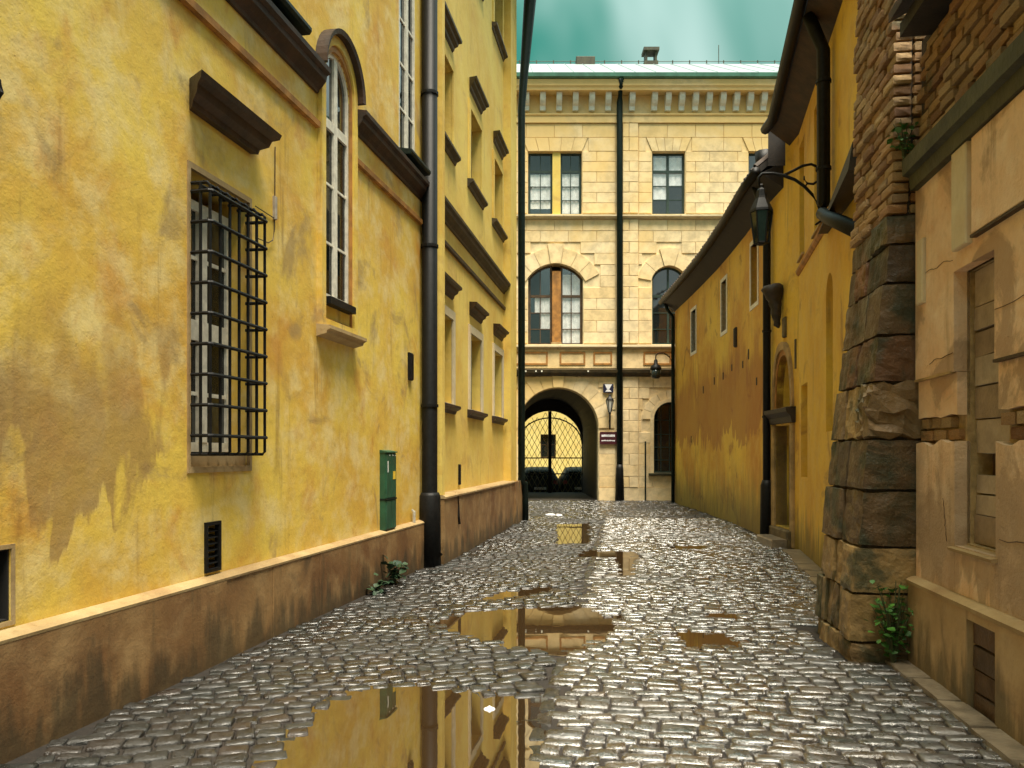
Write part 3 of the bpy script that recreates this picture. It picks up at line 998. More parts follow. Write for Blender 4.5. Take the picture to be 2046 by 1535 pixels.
# cable from the hood to the grille, with a junction piece
cb = MB(FA).tube([(7.36, WA + .012, 4.38), (7.355, WA + .012, 3.93)], 0.005, 5)
cb.tube([(7.35, WA + .012, 3.72), (7.345, WA + .012, 3.62), (7.30, WA + .02, 3.52), (7.2, WA + .03, 3.47), (7.0, WA + .03, 3.46)], 0.005, 5)
cb.tube([(7.35, WA + .012, 3.73), (7.0, WA + .015, 3.735)], 0.005, 5)
cb.build('cable', 'brown_trim', A)
MB(FA).chbox(7.335, 7.375, WA - .005, WA + .03, 3.72, 3.93, 0.008).build('junction_box', 'plastic_grey', A)
MB(FA).tube([(4.26, WA, 3.56), (4.27, WA + .05, 3.56), (4.275, WA + .06, 3.50), (4.27, WA + .03, 3.45)], 0.012, 6).build('wall_hook', 'black_iron', A)
# main downpipe in the corner
dp = MB(FA)
dp.tube([(11.78, 0.04, 11.0), (11.78, 0.04, 0.55), (11.78, 0.05, 0.25), (11.80, 0.13, 0.10)], 0.115, 12)
dp.build('downpipe', 'black_iron', A, smooth=True)
bt = MB(FA)
bt.tube([(11.78, 0.045, 1.05), (11.78, 0.045, 1.0), (11.78, 0.045, -0.1)], [0.13, 0.155, 0.165], 12)
bt.build('downpipe_boot', 'black_iron', A, smooth=True)
for z in (2.3, 4.6, 6.8):
    MB(FA).tube([(11.78, 0.04, z - .02), (11.78, 0.04, z + .02)], 0.13, 12).build('pipe_clamp', 'black_iron', A)
MB(FA).box(11.80, 12.02, -0.6, -0.02, -0.25, 11.2).build('corner_return', 'plaster_annex', A)
MB(FA).box(-9.2, 11.9, -4.6, -0.55, 11.2, 11.35).build('eaves_board', 'soffit_wood', A)
MB(FA).add([(-9.2, 0.45, 11.36), (11.9, 0.45, 11.36), (11.9, -5, 14.6), (-9.2, -5, 14.6), (-9.2, 0.45, 11.28), (11.9, 0.45, 11.28), (11.9, -5, 14.5), (-9.2, -5, 14.5)],
           [(0, 1, 2, 3), (4, 7, 6, 5), (0, 4, 5, 1), (1, 5, 6, 2), (2, 6, 7, 3), (3, 7, 4, 0)]).build('roof', 'roof_tile', A)

# green meter cabinet on the plinth ledge
cabn = thing('utility_cabinet', 'tall green metal utility cabinet with yellow sticker standing on the plinth ledge', 'cabinet',
             FA.world(10.27, WA + 0.001, 0.655), FA.ang)
Z0 = 0.0
b_ = MB(FA); b_.box(-0.19, 0.19, 0.0, 0.072, 0.005, 0.965); b_.build('body', 'cabinet_green', cabn)
for (za, zb) in ((0.015, 0.37), (0.40, 0.955)):
    for (sa, sb) in ((-0.183, -0.004), (0.004, 0.183)):
        MB(FA).chbox(sa, sb, 0.07, 0.085, za, zb, 0.006).build('door', 'cabinet_green', cabn)
MB(FA).box(-0.195, 0.195, 0.0, 0.09, 0.373, 0.397).build('rail', 'green_iron', cabn)
MB(FA).profile([(0, 0.965), (0.095, 0.965), (0.095, 0.98), (0, 1.0)], -0.2, 0.2).build('lid', 'cabinet_green', cabn)
MB(FA).box(0.06, 0.15, 0.084, 0.088, 0.63, 0.73).build('sticker', 'yellow_sticker', cabn)
MB(FA).box(-0.14, -0.115, 0.084, 0.088, 0.72, 0.86).build('sticker', 'sticker_white', cabn)
for s in (-0.08, 0.04, 0.13):
    MB(FA).box(s, s + .03, 0.084, 0.087, 0.925, 0.94).build('rivet', 'sticker_white', cabn)
st = MB(FA); st.tube([(0, 0.05, 0.0), (0, 0.05, 0.155), (0, 0.02, 0.175)], [0.022, 0.022, 0.018], 8)
sp_ = st.build('pipe_stub', 'grey_paint', None)
sp_.location = FA.world(11.30, WA, 0.655); sp_.rotation_euler = (0, 0, FA.ang)
tag(sp_, 'short pale pipe stub rising from the plinth ledge near the black downpipe', 'pipe')

# ------------------------------------------------------------------ left annex
B = thing('yellow_annex', 'three bay yellow annex with dark window hoods standing forward beside the black corner downpipe', 'house', FB.p0, FB.ang)
WB = -0.20
bays = [(0.28, 1.30), (2.70, 3.74), (5.14, 6.18)]
floors = [(2.42, 3.80), (6.55, 7.86), (10.65, 12.1)]
holes = [rect(a, b_, c, d) for (a, b_) in bays for (c, d) in floors]
MB(FB).slab(rect(0.0, 7.3, -0.25, 13.6), holes, -0.6, WB).build('wall', 'plaster_annex', B)
MB(FB).box(0.0, 7.3, -0.7, -0.605, -0.25, 13.6).build('inner_wall', 'void_black', B)
MB(FB).box(-0.02, 0.13, -0.75, -0.035, 1.0, 13.6).build('pilaster', 'plaster_annex', B)
MB(FB).box(6.45, 7.32, -0.75, -0.035, 0.97, 13.6).build('pilaster', 'plaster_annex', B)
MB(FB).box(-0.04, 6.74, -0.72, 0.0, -0.25, 0.955).build('plinth', 'plinth_render', B)
MB(FB).box(6.75, 7.72, -0.70, 0.045, -0.25, 0.97).build('plinth_pier', 'plinth_render', B)
MB(FB).profile([(-0.3, 0.956), (0.02, 0.945), (0.022, 0.97), (0.0, 0.99), (-0.3, 1.01)], -0.05, 6.745).build('plinth_cap', 'plinth_cap', B)
cB = [(p[0] - 0.11, p[1] - 0.02) for p in corn]; sB = [(p[0] - 0.11, p[1] - 0.03) for p in stri]
MB(FB).profile(cB, 0.14, 6.445).build('cornice', 'olive_trim', B)
MB(FB).profile(sB, 0.14, 6.445).build('string_course', 'brown_trim', B)
for (a, b_) in bays:
    for k, (c, d) in enumerate(floors):
        MB(FB).ring(rect(a - .14, b_ + .14, c - .02, d + .14), rect(a, b_, c, d), WB - .01, WB + 0.03).build('window_surround', 'plaster_annex' if k else 'pale_render', B)
        window(FB, B, rect(a, b_, c, d), -0.40, [(a + b_) / 2], [c + (d - c) * .64, c + (d - c) * .32], fw=0.055, bw=0.028,
               fmat='dark_green_paint' if k == 0 else 'brown_paint', widths={('c', 0): 0.08, ('r', 0): 0.06})
        MB(FB).profile([(WB - .15, c - .16), (WB + .02, c - .16), (WB + .04, c - .11), (WB + .08, c - .09), (WB + .11, c - .07), (WB + .11, c - .03), (WB - .15, c + .01)],
                       a - .2, b_ + .2).build('sill', 'brown_trim' if k == 0 else 'olive_trim', B)
        if k < 2:
            h0 = d + .30
            MB(FB).profile([(WB - .02, h0), (WB + .03, h0 + .06), (WB + .04, h0 + .10), (WB + .09, h0 + .14), (WB + .10, h0 + .18), (WB + .15, h0 + .20), (WB + .155, h0 + .24), (WB - .02, h0 + .265)],
                           a - .12, b_ + .12, 0.5, 0.5).build('window_hood', 'brown_trim' if k == 0 else 'olive_trim', B)
MB(FB).chbox(1.76, 1.87, WB - .01, WB + .03, 1.08, 1.43, 0.012).build('iron_plate', 'black_iron', B)
ck = MB(FB).tube([(0.75, -0.02, 0.99), (0.82, 0.012, 0.95), (0.88, 0.010, 0.80), (0.86, 0.012, 0.62), (0.90, 0.012, 0.5)], [0.008, 0.008, 0.009, 0.02, 0.026], 6)
ck.build('cable', 'black_iron', B)
MB(FB).box(0, 7.7, -5, 0.55, 13.6, 13.75).build('eaves_board', 'soffit_wood', B)
MB(FB).add([(-.2, 0.7, 13.78), (7.9, 0.7, 13.78), (7.9, -5, 17.2), (-.2, -5, 17.2), (-.2, 0.7, 13.68), (7.9, 0.7, 13.68), (7.9, -5, 17.1), (-.2, -5, 17.1)],
           [(0, 1, 2, 3), (4, 7, 6, 5), (0, 4, 5, 1), (1, 5, 6, 2), (2, 6, 7, 3), (3, 7, 4, 0)]).build('roof', 'roof_tile', B)
dp = MB(FB)
dp.tube([(7.56, 0.36, 13.66), (7.56, 0.32, 13.3), (7.56, 0.10, 10.6), (7.56, 0.05, 9.9), (7.56, 0.05, 0.95), (7.70, 0.10, 0.9), (7.80, 0.10, 0.6), (7.80, 0.10, 0.0)],
        [0.19, 0.17, 0.10, 0.088, 0.085, 0.085, 0.085, 0.085], 10)
dp.build('downpipe', 'green_iron', B, smooth=True)
# blank gable wall of the annex towards the cross street
MB(FB).box(7.28, 7.34, -9, -0.61, -0.25, 13.6).build('gable_wall', 'plaster_annex', B)

# ------------------------------------------------------------------ palace at the end of the lane
F = thing('palace', 'cream ashlar palace with arched gateway and white bracketed cornice closing the end of the lane', 'palace', FF.p0, 0)
W0 = -0.03
ARX, ARS, ARR = 1.6, 2.51, 1.40
gate_hole = [(ARX - ARR, -0.25), (ARX + ARR, -0.25)] + [(ARX + ARR * math.cos(PI * i / 20), ARS + ARR * math.sin(PI * i / 20)) for i in range(21)]
L2 = arch(0.56, 2.47, 5.42, 7.72, 0.50, 16)
L2r = arch(4.87, 6.05, 5.42, 7.72, 0.42, 16)
L3 = rect(0.56, 2.43, 9.95, 12.12)
L3r = rect(4.87, 6.02, 9.95, 12.12)
L3rr = rect(8.22, 9.40, 9.95, 12.12)
G1 = arch(4.92, 6.12, 0.95, 2.82, 0.60, 14)
MB(FF).slab(rect(-9, 14, -0.25, 14.3), [gate_hole, L2, L2r, L3, L3r, L3rr, G1], -0.5, W0).build('wall', 'ashlar', F)
MB(FF).box(-9, 0.1, -0.56, -0.52, -0.25, 14.3).build('inner_wall', 'void_black', F)
MB(FF).box(3.1, 14, -0.56, -0.52, -0.25, 14.3).build('inner_wall', 'void_black', F)
MB(FF).box(0.1, 3.1, -0.56, -0.52, 4.6, 14.3).build('inner_wall', 'void_black', F)

blocks = []


def intervals(z0, z1, s0, s1):
    """free stretches of a course, given the openings and arch rings"""
    cut = []
    for (c, w, spring, rise, ro) in ((1.515, 0.955, 7.72, 0.50, 0.58), (5.46, 0.59, 7.72, 0.42, 0.52)):
        R_ = (w * w + rise * rise) / (2 * rise); zc = spring + rise - R_
        if z1 > 7.6 and z0 < zc + R_ + ro:
            h = math.sqrt(max(0, (R_ + ro) ** 2 - (max(z0, 7.5) - zc) ** 2))
            h = min(h, (R_ + ro) * math.sin(math.asin(w / R_) * 1.12))
            cut.append((c - h - .01, c + h + .01))
    if 2.7 < z1 and z0 < 3.84:
        h = math.sqrt(max(0, 1.03 ** 2 - max(0, z0 - 2.82) ** 2)); cut.append((5.52 - h, 5.52 + h))
    for (cx, cz, r) in ((ARX, ARS, 1.98),):
        zz = max(z0, cz)
        if z0 < cz + r:
            h = r if z0 < cz else math.sqrt(max(0, r * r - (zz - cz) ** 2))
            if z1 <= cz + 0.05: h = ARR + 0.02
            cut.append((cx - h, cx + h))
    for (a, b_, lo, hi) in ((0.56, 2.47, 5.42, 7.60), (4.87, 6.05, 5.42, 7.60), (0.56, 2.43, 9.95, 12.12), (4.87, 6.02, 9.95, 12.12), (8.22, 9.40, 9.95, 12.12),
                            (4.92, 6.12, 0.0, 2.75)):
        if z0 < hi - .02 and z1 > lo + .02: cut.append((a - .015, b_ + .015))
    for (a, b_, lo, hi) in ((0.34, 2.65, 12.12, 12.60), (4.65, 6.24, 12.12, 12.60), (8.0, 9.62, 12.12, 12.6)):
        if z0 < hi - .02 and z1 > lo + .02: cut.append((a, b_))
    cut.append((3.60, 4.40))
    cut.sort()
    out = []; p = s0
    for (a, b_) in cut:
        if a > p: out.append((p, min(a, s1)))
        p = max(p, b_)
    if p < s1: out.append((p, s1))
    return [q for q in out if q[1] - q[0] > 0.06]


def courses(z0, z1, n):
    h = (z1 - z0) / n
    for i in range(n):
        a, b_ = z0 + h * i, z0 + h * (i + 1)
        for (p, q) in intervals(a, b_, -0.7, 9.5):
            s = p
            grid = 0.98
            off = 0.0 if i % 2 else grid / 2
            k = math.floor((p - off) / grid) + 1
            marks = []
            while k * grid + off < q - 0.18:
                if k * grid + off > p + 0.18: marks.append(k * grid + off)
                k += 1
            ed = [p] + marks + [q]
            for (u, w) in zip(ed, ed[1:]):
                blocks.append((u, w, a, b_, 0.0))
        # quoined strip right of the rain pipe
        if i % 2:
            blocks.append((3.84, 4.38, a, b_, 0.045))
        else:
            blocks.append((3.84, 4.06, a, b_, 0.045)); blocks.append((4.06, 4.38, a, b_, 0.045))


courses(0.45, 4.30, 10)
courses(5.45, 9.75, 11)
courses(9.97, 12.12, 6)
courses(12.12, 12.60, 1)
courses(12.60, 13.08, 1)
blocks.sort(key=lambda t: -(t[1] - t[0]) * (t[3] - t[2]))
J = 0.007
for (u, w, a, b_, e) in blocks:
    d = random.uniform(-.004, .004)
    MB(FF).chbox(u + J, w - J, W0 - .01, e + d, a + J, b_ - J, 0.007).build('ashlar_block', 'ashlar', F)


def voussoir(pts, o=0.005):
    MB(FF).prism(inset(pts, 0.007), W0 - .01, o).build('voussoir', 'ashlar', F)


nv = 13
for i in range(nv):
    a0, a1 = PI * i / nv, PI * (i + 1) / nv
    k = 3
    inn = [(ARX + 1.41 * math.cos(a0 + (a1 - a0) * t / k), ARS + 1.41 * math.sin(a0 + (a1 - a0) * t / k)) for t in range(k + 1)]
    ro = 1.96 if i % 2 == 0 else 1.9
    out = [(ARX + ro * math.cos(a0 + (a1 - a0) * t / k), ARS + ro * math.sin(a0 + (a1 - a0) * t / k)) for t in range(k + 1)]
    voussoir([inn[0]] + out + inn[:0:-1], 0.05 if i == nv // 2 else 0.008)
for (c, w, spring, rise, n_, ro) in ((1.515, 0.955, 7.72, 0.50, 7, 0.56), (5.46, 0.59, 7.72, 0.42, 5, 0.5)):
    R = (w * w + rise * rise) / (2 * rise); zc = spring + rise - R; al = math.asin(w / R) * 1.12
    for i in range(n_):
        a0 = -al + 2 * al * i / n_; a1 = -al + 2 * al * (i + 1) / n_
        q = lambda a, r: (c + r * math.sin(a), zc + r * math.cos(a))
        am = (a0 + a1) / 2
        rr = R + ro + (0.14 if i == n_ // 2 else 0)
        voussoir([q(a1, R + .01), q(a1, rr), q(am, rr), q(a0, rr), q(a0, R + .01), q(am, R + .01)], 0.04 if i == n_ // 2 else 0.006)
for (a, b_) in ((0.56, 2.43), (4.87, 6.02), (8.22, 9.40)):
    n_ = 5
    for i in range(n_):
        f0, f1 = i / n_, (i + 1) / n_
        x0, x1 = a + (b_ - a) * f0, a + (b_ - a) * f1
        e = 0.21
        y0, y1 = (a - e) + (b_ - a + 2 * e) * f0, (a - e) + (b_ - a + 2 * e) * f1
        voussoir([(x0, 12.125), (x1, 12.125), (y1, 12.60), (y0, 12.60)])
for i in range(9):
    a0, a1 = PI * i / 9, PI * (i + 1) / 9
    q = lambda a, r: (5.52 + r * math.cos(a), 2.82 + r * math.sin(a))
    voussoir([q(a0, .61), q(a0, 1.0), q((a0 + a1) / 2, 1.02), q(a1, 1.0), q(a1, .61), q((a0 + a1) / 2, .615)])
MB(FF).box(-3, 3.58, W0 - .01, 0.05, -0.25, 0.44).build('base_course', 'ashlar', F) if False else None
for (a, b_) in ((3.02, 3.60), (3.84, 4.40), (4.40, 9.5)):
    MB(FF).box(a, b_ - .005, W0 - .01, 0.03, -0.25, 0.44).build('base_course', 'ashlar', F)
# bands and ledges
MB(FF).profile([(W0 - .01, 4.30), (0.05, 4.31), (0.10, 4.36), (0.18, 4.42), (0.20, 4.52), (W0 - .01, 4.58)], -6, 12).build('string_course', 'olive_trim', F)
MB(FF).box(-6, 12, W0 - .01, 0.035, 4.585, 5.24).build('frieze', 'ashlar', F)
for (a, b_) in ((0.0, 1.32), (1.55, 2.62), (2.72, 3.55), (4.45, 5.6)):
    MB(FF).ring(rect(a + .1, b_ - .08, 4.70, 5.16), rect(a + .16, b_ - .14, 4.76, 5.10), 0.03, 0.06).build('panel', 'ochre_trim', F)
for z, t in ((5.25, 0.14), (9.77, 0.13)):
    MB(FF).profile([(W0 - .01, z), (0.05, z), (0.09, z + .04), (0.15, z + .06), (0.15, z + t - .02), (W0 - .01, z + t + .02)], -6, 12).build('ledge', 'pale_render', F)
MB(FF).profile([(W0 - .01, 13.09), (0.05, 13.10), (0.05, 13.32), (0.09, 13.36), (0.09, 13.40), (W0 - .01, 13.42)], -6, 12).build('architrave', 'ashlar', F)
MB(FF).profile([(W0 - .01, 14.06), (0.42, 14.06), (0.44, 14.14), (0.48, 14.20), (0.50, 14.36), (0.50, 14.40), (W0 - .01, 14.42)], -6, 12).build('cornice', 'ashlar', F)
MB(FF).profile([(W0 - .01, 14.425), (0.53, 14.415), (0.60, 14.45), (0.61, 14.57), (0.52, 14.60), (W0 - .01, 14.62)], -6, 12).build('gutter', 'gutter_metal', F)
xs = [0.50 + 0.565 * i for i in range(-2, 6)] + [4.15] + [4.92 + 0.472 * i for i in range(10)]
for s in xs:
    MB(FF).profile([(W0 - .01, 13.50), (0.10, 13.50), (0.12, 13.64), (0.20, 13.70), (0.27, 13.80), (0.30, 13.92), (0.30, 14.055), (W0 - .01, 14.055)], s - .095, s + .095).build('modillion', 'modillion_white', F)
# windows
C2 = (1.40, 1.70)
MB(FF).box(C2[0], C2[1], -0.36, -0.07, 5.41, 7.98).build('mullion_column', 'ochre_trim', F)
MB(FF).box(C2[0] - .03, C2[1] + .03, -0.38, -0.05, 5.41, 5.50).build('mullion_base', 'plinth_cap', F)
MB(FF).box(C2[0] + .01, C2[1] - .01, -0.36, -0.07, 9.94, 12.12).build('mullion_column', 'plaster_annex', F)


def pane_pick(cl):
    return lambda i, j: 'glass_clear' if (i, j) in cl else 'glass'


for (a, b_, cl, cur) in ((0.58, C2[0], [(1, 1), (1, 2), (1, 3), (0, 2)], [(0.80, 1.37, 5.55, 7.1)]), (C2[1], 2.45, [(0, 0), (0, 1), (0, 2), (0, 3), (1, 0), (1, 1), (1, 2), (1, 3)], [(1.75, 2.42, 5.5, 7.9)])):
    P = clip(rect(a, b_, 5.42, 8.3), L2)
    window(FF, F, P, -0.26, [(a + b_) / 2], [5.98, 6.55, 7.13], fw=0.07, bw=0.03, fmat='brown_paint', pane=pane_pick(cl), sky_curtain=cur, widths={('r', 2): 0.09})
for (a, b_, cl, cur) in ((0.58, 1.41, [(0, 1), (0, 2), (1, 1), (1, 2), (0, 0), (1, 0)], [(0.62, 1.38, 10.2, 11.4)]), (1.69, 2.41, [(0, 0), (0, 1), (0, 2), (1, 0), (1, 1), (1, 2)], [(1.72, 2.38, 10.0, 11.42)])):
    window(FF, F, rect(a, b_, 9.95, 12.12), -0.24, [(a + b_) / 2], [10.48, 10.96, 11.48], fw=0.065, bw=0.026, fmat='dark_green_paint', pane=pane_pick(cl), sky_curtain=cur, widths={('r', 2): 0.08})
window(FF, F, L3r, -0.24, [5.445], [10.5, 10.98, 11.48], fw=0.07, bw=0.03, fmat='dark_green_paint', pane=pane_pick([(0, 1), (0, 2), (0, 3), (1, 2), (1, 3)]), sky_curtain=[(4.95, 5.95, 10.45, 12.0)], widths={('c', 0): 0.09, ('r', 2): 0.09})
window(FF, F, L3rr, -0.24, [8.81], [10.5, 10.98, 11.48], fw=0.07, bw=0.03, fmat='dark_green_paint', widths={('c', 0): 0.09, ('r', 2): 0.09})
window(FF, F, L2r, -0.26, [5.46], [5.98, 6.55, 7.13], fw=0.07, bw=0.03, fmat='dark_green_paint', widths={('c', 0): 0.07, ('r', 2): 0.09})
window(FF, F, G1, -0.28, [5.22, 5.52, 5.82], [1.4, 1.85, 2.3, 2.8], fw=0.06, bw=0.028, fmat='dark_green_paint')
MB(FF).profile([(-0.3, 0.86), (0.06, 0.86), (0.10, 0.90), (0.10, 0.94), (-0.3, 0.96)], 4.74, 6.3).build('sill', 'moss_trim', F)
MB(FF).ring(arch(4.80, 6.24, 0.95, 2.82, 0.72, 14), G1, W0 - .02, 0.03).build('window_surround', 'ashlar', F)
# rain pipe with cast boot, thin pipe
pp = MB(FF).tube([(3.72, 0.50, 14.42), (3.72, 0.40, 14.2), (3.72, 0.16, 13.75), (3.72, 0.13, 13.4), (3.72, 0.13, -0.1)], 0.105, 10)
pp.build('downpipe', 'green_iron', F, smooth=True)
MB(FF).tube([(3.72, 0.13, 1.25), (3.72, 0.13, 1.1), (3.72, 0.13, -.1)], [0.108, 0.13, 0.165], 10).build('downpipe_boot', 'black_iron', F, smooth=True)
MB(FF).tube([(4.62, 0.07, 2.05), (4.62, 0.07, -.1)], 0.028, 6).build('service_pipe', 'green_iron', F)
# roof, chimney, vent box, ridge wire and aerial
ro = MB(FF)
ro.add([(-9, 0.56, 14.60), (14, 0.56, 14.60), (14, -4.2, 17.2), (-9, -4.2, 17.2), (14, -9.5, 14.4), (-9, -9.5, 14.4),
        (-9, 0.50, 14.50), (14, 0.50, 14.50), (14, -9.4, 14.30), (-9, -9.4, 14.30)],
       [(0, 1, 2, 3), (3, 2, 4, 5), (0, 6, 7, 1), (1, 7, 8, 4, 2), (0, 3, 5, 9, 6), (4, 8, 9, 5), (6, 9, 8, 7)])
roof = ro.build('roof', 'roof_metal', F)
ch = MB(FF)
for (a, b_) in ((5.30, 5.38), (5.68, 5.76)):
    ch.box(a, b_, -4.4, -4.0, 17.1, 17.62)
ch.box(5.22, 5.84, -4.5, -3.9, 17.62, 17.74); ch.box(5.25, 5.80, -4.45, -3.95, 17.05, 17.22)
ch.build('chimney', 'moss_trim', roof)
MB(FF).chbox(2.55, 3.30, -4.5, -4.0, 17.08, 17.42, 0.02).build('vent_box', 'moss_trim', roof)
MB(FF).tube([(-3, -4.2, 17.30), (13, -4.2, 17.30)], 0.012, 5).build('ridge_wire', 'moss_trim', roof)
for i in range(-2, 16):
    MB(FF).tube([(0.68 * i + .3, -4.2, 17.15), (0.68 * i + .3, -4.2, 17.34)], 0.025, 5).build('wire_peg', 'moss_trim', roof)
MB(FF).tube([(8.26, -4.2, 17.1), (8.26, -4.2, 17.95)], 0.016, 5).build('aerial', 'moss_trim', roof)
for i in range(-12, 20):      # standing seams
    s = i * 0.7
    MB(FF).add([(s - .012, 0.55, 14.605), (s + .012, 0.55, 14.605), (s + .012, -4.19, 17.2), (s - .012, -4.19, 17.2), (s, 0.55, 14.63), (s, -4.19, 17.225)],
               [(0, 1, 4), (3, 5, 2), (0, 4, 5, 3), (1, 2, 5, 4)]).build('roof_seam', 'roof_metal', roof)
# gateway passage
ps = MB(FF); prof = [(ARX + ARR, -0.07)] + [(ARX + ARR * math.cos(PI * i / 20), ARS + ARR * math.sin(PI * i / 20)) for i in range(21)] + [(ARX - ARR, -0.07)]
n = len(prof)
po = [(ARX + (p[0] - ARX) * 1.12, p[1] + (0.15 if p[1] > ARS + .1 else 0)) for p in prof]
ps.add([(p[0], o, p[1]) for o in (-0.5, -6.2) for p in prof] + [(p[0], o, p[1]) for o in (-0.5, -6.2) for p in po],
       [(i, i + 1, n + i + 1, n + i) for i in range(n - 1)] + [(2 * n + i, 2 * n + i + 1, 3 * n + i + 1, 3 * n + i) for i in range(n - 1)])
ps.build('passage_vault', 'passage_shade_render', F)
rear = [(0.22, -0.4), (2.98, -0.4)] + [(1.6 + 1.38 * math.cos(PI * i / 18), 2.07 + 1.38 * math.sin(PI * i / 18)) for i in range(19)]
MB(FF).slab(rect(-9, 14, -0.45, 14.3), [rear], -6.5, -6.2).build('rear_wall', 'passage_shade_render', F)
# small white spotlight boxes on the string course
for s in (0.35, 0.45, 0.8, 1.0, 2.6):
    MB(FF).box(s, s + .05, 0.19, 0.215, 4.44, 4.49).build('spotlight', 'modillion_white', F)
# ------------------------------------------------------------------ near right wall
R = thing('weathered_wall_house', 'weathered rose plaster house with boarded window and mossy cornice beside the stone buttress', 'house', FR.p0, FR.ang)
wh = rect(4.86, 5.47, 1.00, 2.83)
MB(FR).slab(rect(-9, 6.2, -0.25, 3.62), [wh], -0.5, -0.14).build('wall', 'mortar', R)


def ragged(s0, s1, z0, z1, lo=True, hi=False, amp=0.02, step=0.11, seed=0):
    """plaster skin outline with broken edges"""
    pts = []
    k = int((s1 - s0) / step)
    for i in range(k + 1):
        s = s0 + (s1 - s0) * i / k
        pts.append((s, z0 + (noise.noise(Vector((s * 6, seed, 0))) * amp * 2 if lo else 0)))
    if hi:
        for i in range(k + 1):
            s = s1 + (s0 - s1) * i / k
            pts.append((s, z1 + noise.noise(Vector((s * 5, seed, 7))) * amp * 2))
    else:
        pts += [(s1, z1), (s0, z1)]
    return pts


MB(FR).slab([(-9, 2.16), (-9, 3.62), (6.2, 3.62), (6.2, 2.16), (5.47, 2.16), (5.47, 2.83), (4.86, 2.83), (4.86, 2.16)], [], -0.16, -0.055).build('plaster_coat', 'plaster_rose', R)
for (a, b_) in ((-9, 4.86), (5.47, 6.2)):
    MB(FR).slab(ragged(a, b_, 1.87, 2.157, True, False, 0.012, 0.06 if a > 0 else 0.12, 1), [], -0.16, -0.078).build('plaster_coat', 'plaster_rose', R)
MB(FR).slab(ragged(-9, 4.86, 0.62, 1.67, False, True, 0.02, 0.1, 3), [], -0.16, -0.062).build('plaster_coat', 'plaster_rose', R)
MB(FR).slab(ragged(5.47, 6.2, 0.62, 1.68, False, True, 0.03, 0.06, 5), [], -0.16, -0.06).build('plaster_coat', 'plaster_rose', R)
MB(FR).box(4.855, 5.475, -0.16, -0.062, 0.62, 0.985).build('plaster_coat', 'plaster_rose', R)
# smooth upper panel and pale strip
MB(FR).chbox(-9, 5.11, -0.08, -0.022, 2.985, 3.60, 0.008).build('panel', 'plaster_rose', R)
MB(FR).box(-9, 5.11, -0.08, -0.015, 2.965, 2.982).build('panel_edge', 'brown_trim', R)
MB(FR).chbox(5.17, 5.40, -0.08, -0.012, 2.95, 3.60, 0.008).build('strip', 'pale_render', R)
MB(FR).chbox(5.98, 6.10, -0.08, -0.025, 2.72, 3.20, 0.01).build('strip', 'pale_render', R)
MB(FR).box(-9, 4.86, -0.08, -0.045, 2.15, 2.168).build('panel_edge', 'brown_trim', R)
MB(FR).box(5.5, 6.2, -0.08, -0.047, 2.15, 2.166).build('panel_edge', 'stone_tan', R)
for k, (a, b_, z, sl, o) in enumerate(((3.2, 4.85, 2.47, 0.0, -0.053), (5.48, 6.15, 2.93, 0.02, -0.053), (5.48, 5.9, 2.30, -0.1, -0.053), (3.4, 4.8, 1.06, 0.03, -0.060), (4.2, 4.32, 1.35, 2.2, -0.060), (5.6, 5.66, 1.0, 5.0, -0.058))):
    pts = []
    for i in range(15):
        s = a + (b_ - a) * i / 14
        pts.append((s + 0.02 * noise.noise(Vector((i * .9, k, 2))), o, z + (s - a) * sl + 0.03 * noise.noise(Vector((s * 7, k * 3.1, 0)))))
    MB(FR).tube(pts, [0.0018 + 0.002 * abs(noise.noise(Vector((i * .7, k, 5)))) for i in range(15)], 5).build('crack', 'brown_trim', R)
# plinth with cellar opening
cel = rect(4.72, 5.12, -0.02, 0.56)
MB(FR).slab(rect(-9, 6.2, -0.25, 0.63), [cel], -0.5, 0.0).build('plinth', 'plinth_stone', R)
MB(FR).profile([(-0.2, 0.628), (0.012, 0.618), (0.018, 0.645), (-0.03, 0.668), (-0.2, 0.69)], -9, 6.2).build('plinth_cap', 'plinth_cap', R)
MB(FR).box(4.7, 5.14, -0.32, -0.20, -0.1, 0.6).build('cellar_back', 'void_black', R)
for i in range(4):
    z = -0.04 + i * 0.15
    cs = [FR.loc(a, b_, c) for a in (4.79 + random.uniform(-.01, .01), 5.118) for b_ in (-0.09, -0.045 + random.uniform(-.012, .012)) for c in (z, z + 0.138)]
    vs, fs = rough_block(cs, 3, 0.04, 0.004, i + 3)
    link_mesh('cellar_board', vs, fs, 'cellar_board', R)
MB(FR).box(4.73, 4.775, -0.2, -0.03, -0.02, 0.555).build('cellar_post', 'void_black', R)
# boards closing the window
zs = [1.0, 1.20, 1.34, 1.47, 1.60, 1.83, 2.05, 2.25, 2.42, 2.58, 2.83]
for i in range(len(zs) - 1):
    if i == 3:
        continue                                        # one board is gone
    d = random.uniform(-.012, .012)
    tw = random.uniform(-.006, .006)
    cs = [FR.loc(a, b_, c + (tw if a > 5 else 0)) for a in (4.865, 5.465) for b_ in (-0.26, -0.185 + d) for c in (zs[i] + .004, zs[i + 1] - .004)]
    vs, fs = rough_block(cs, 4, 0.025, 0.004, i)
    link_mesh('board', vs, fs, 'board', R)
MB(FR).box(4.86, 5.47, -0.42, -0.30, 1.0, 2.83).build('window_back', 'cellar_board', R)
MB(FR).profile([(-0.2, 0.955), (-0.03, 0.95), (-0.02, 0.972), (-0.2, 1.0)], 4.83, 5.50).build('sill', 'plinth_cap', R)
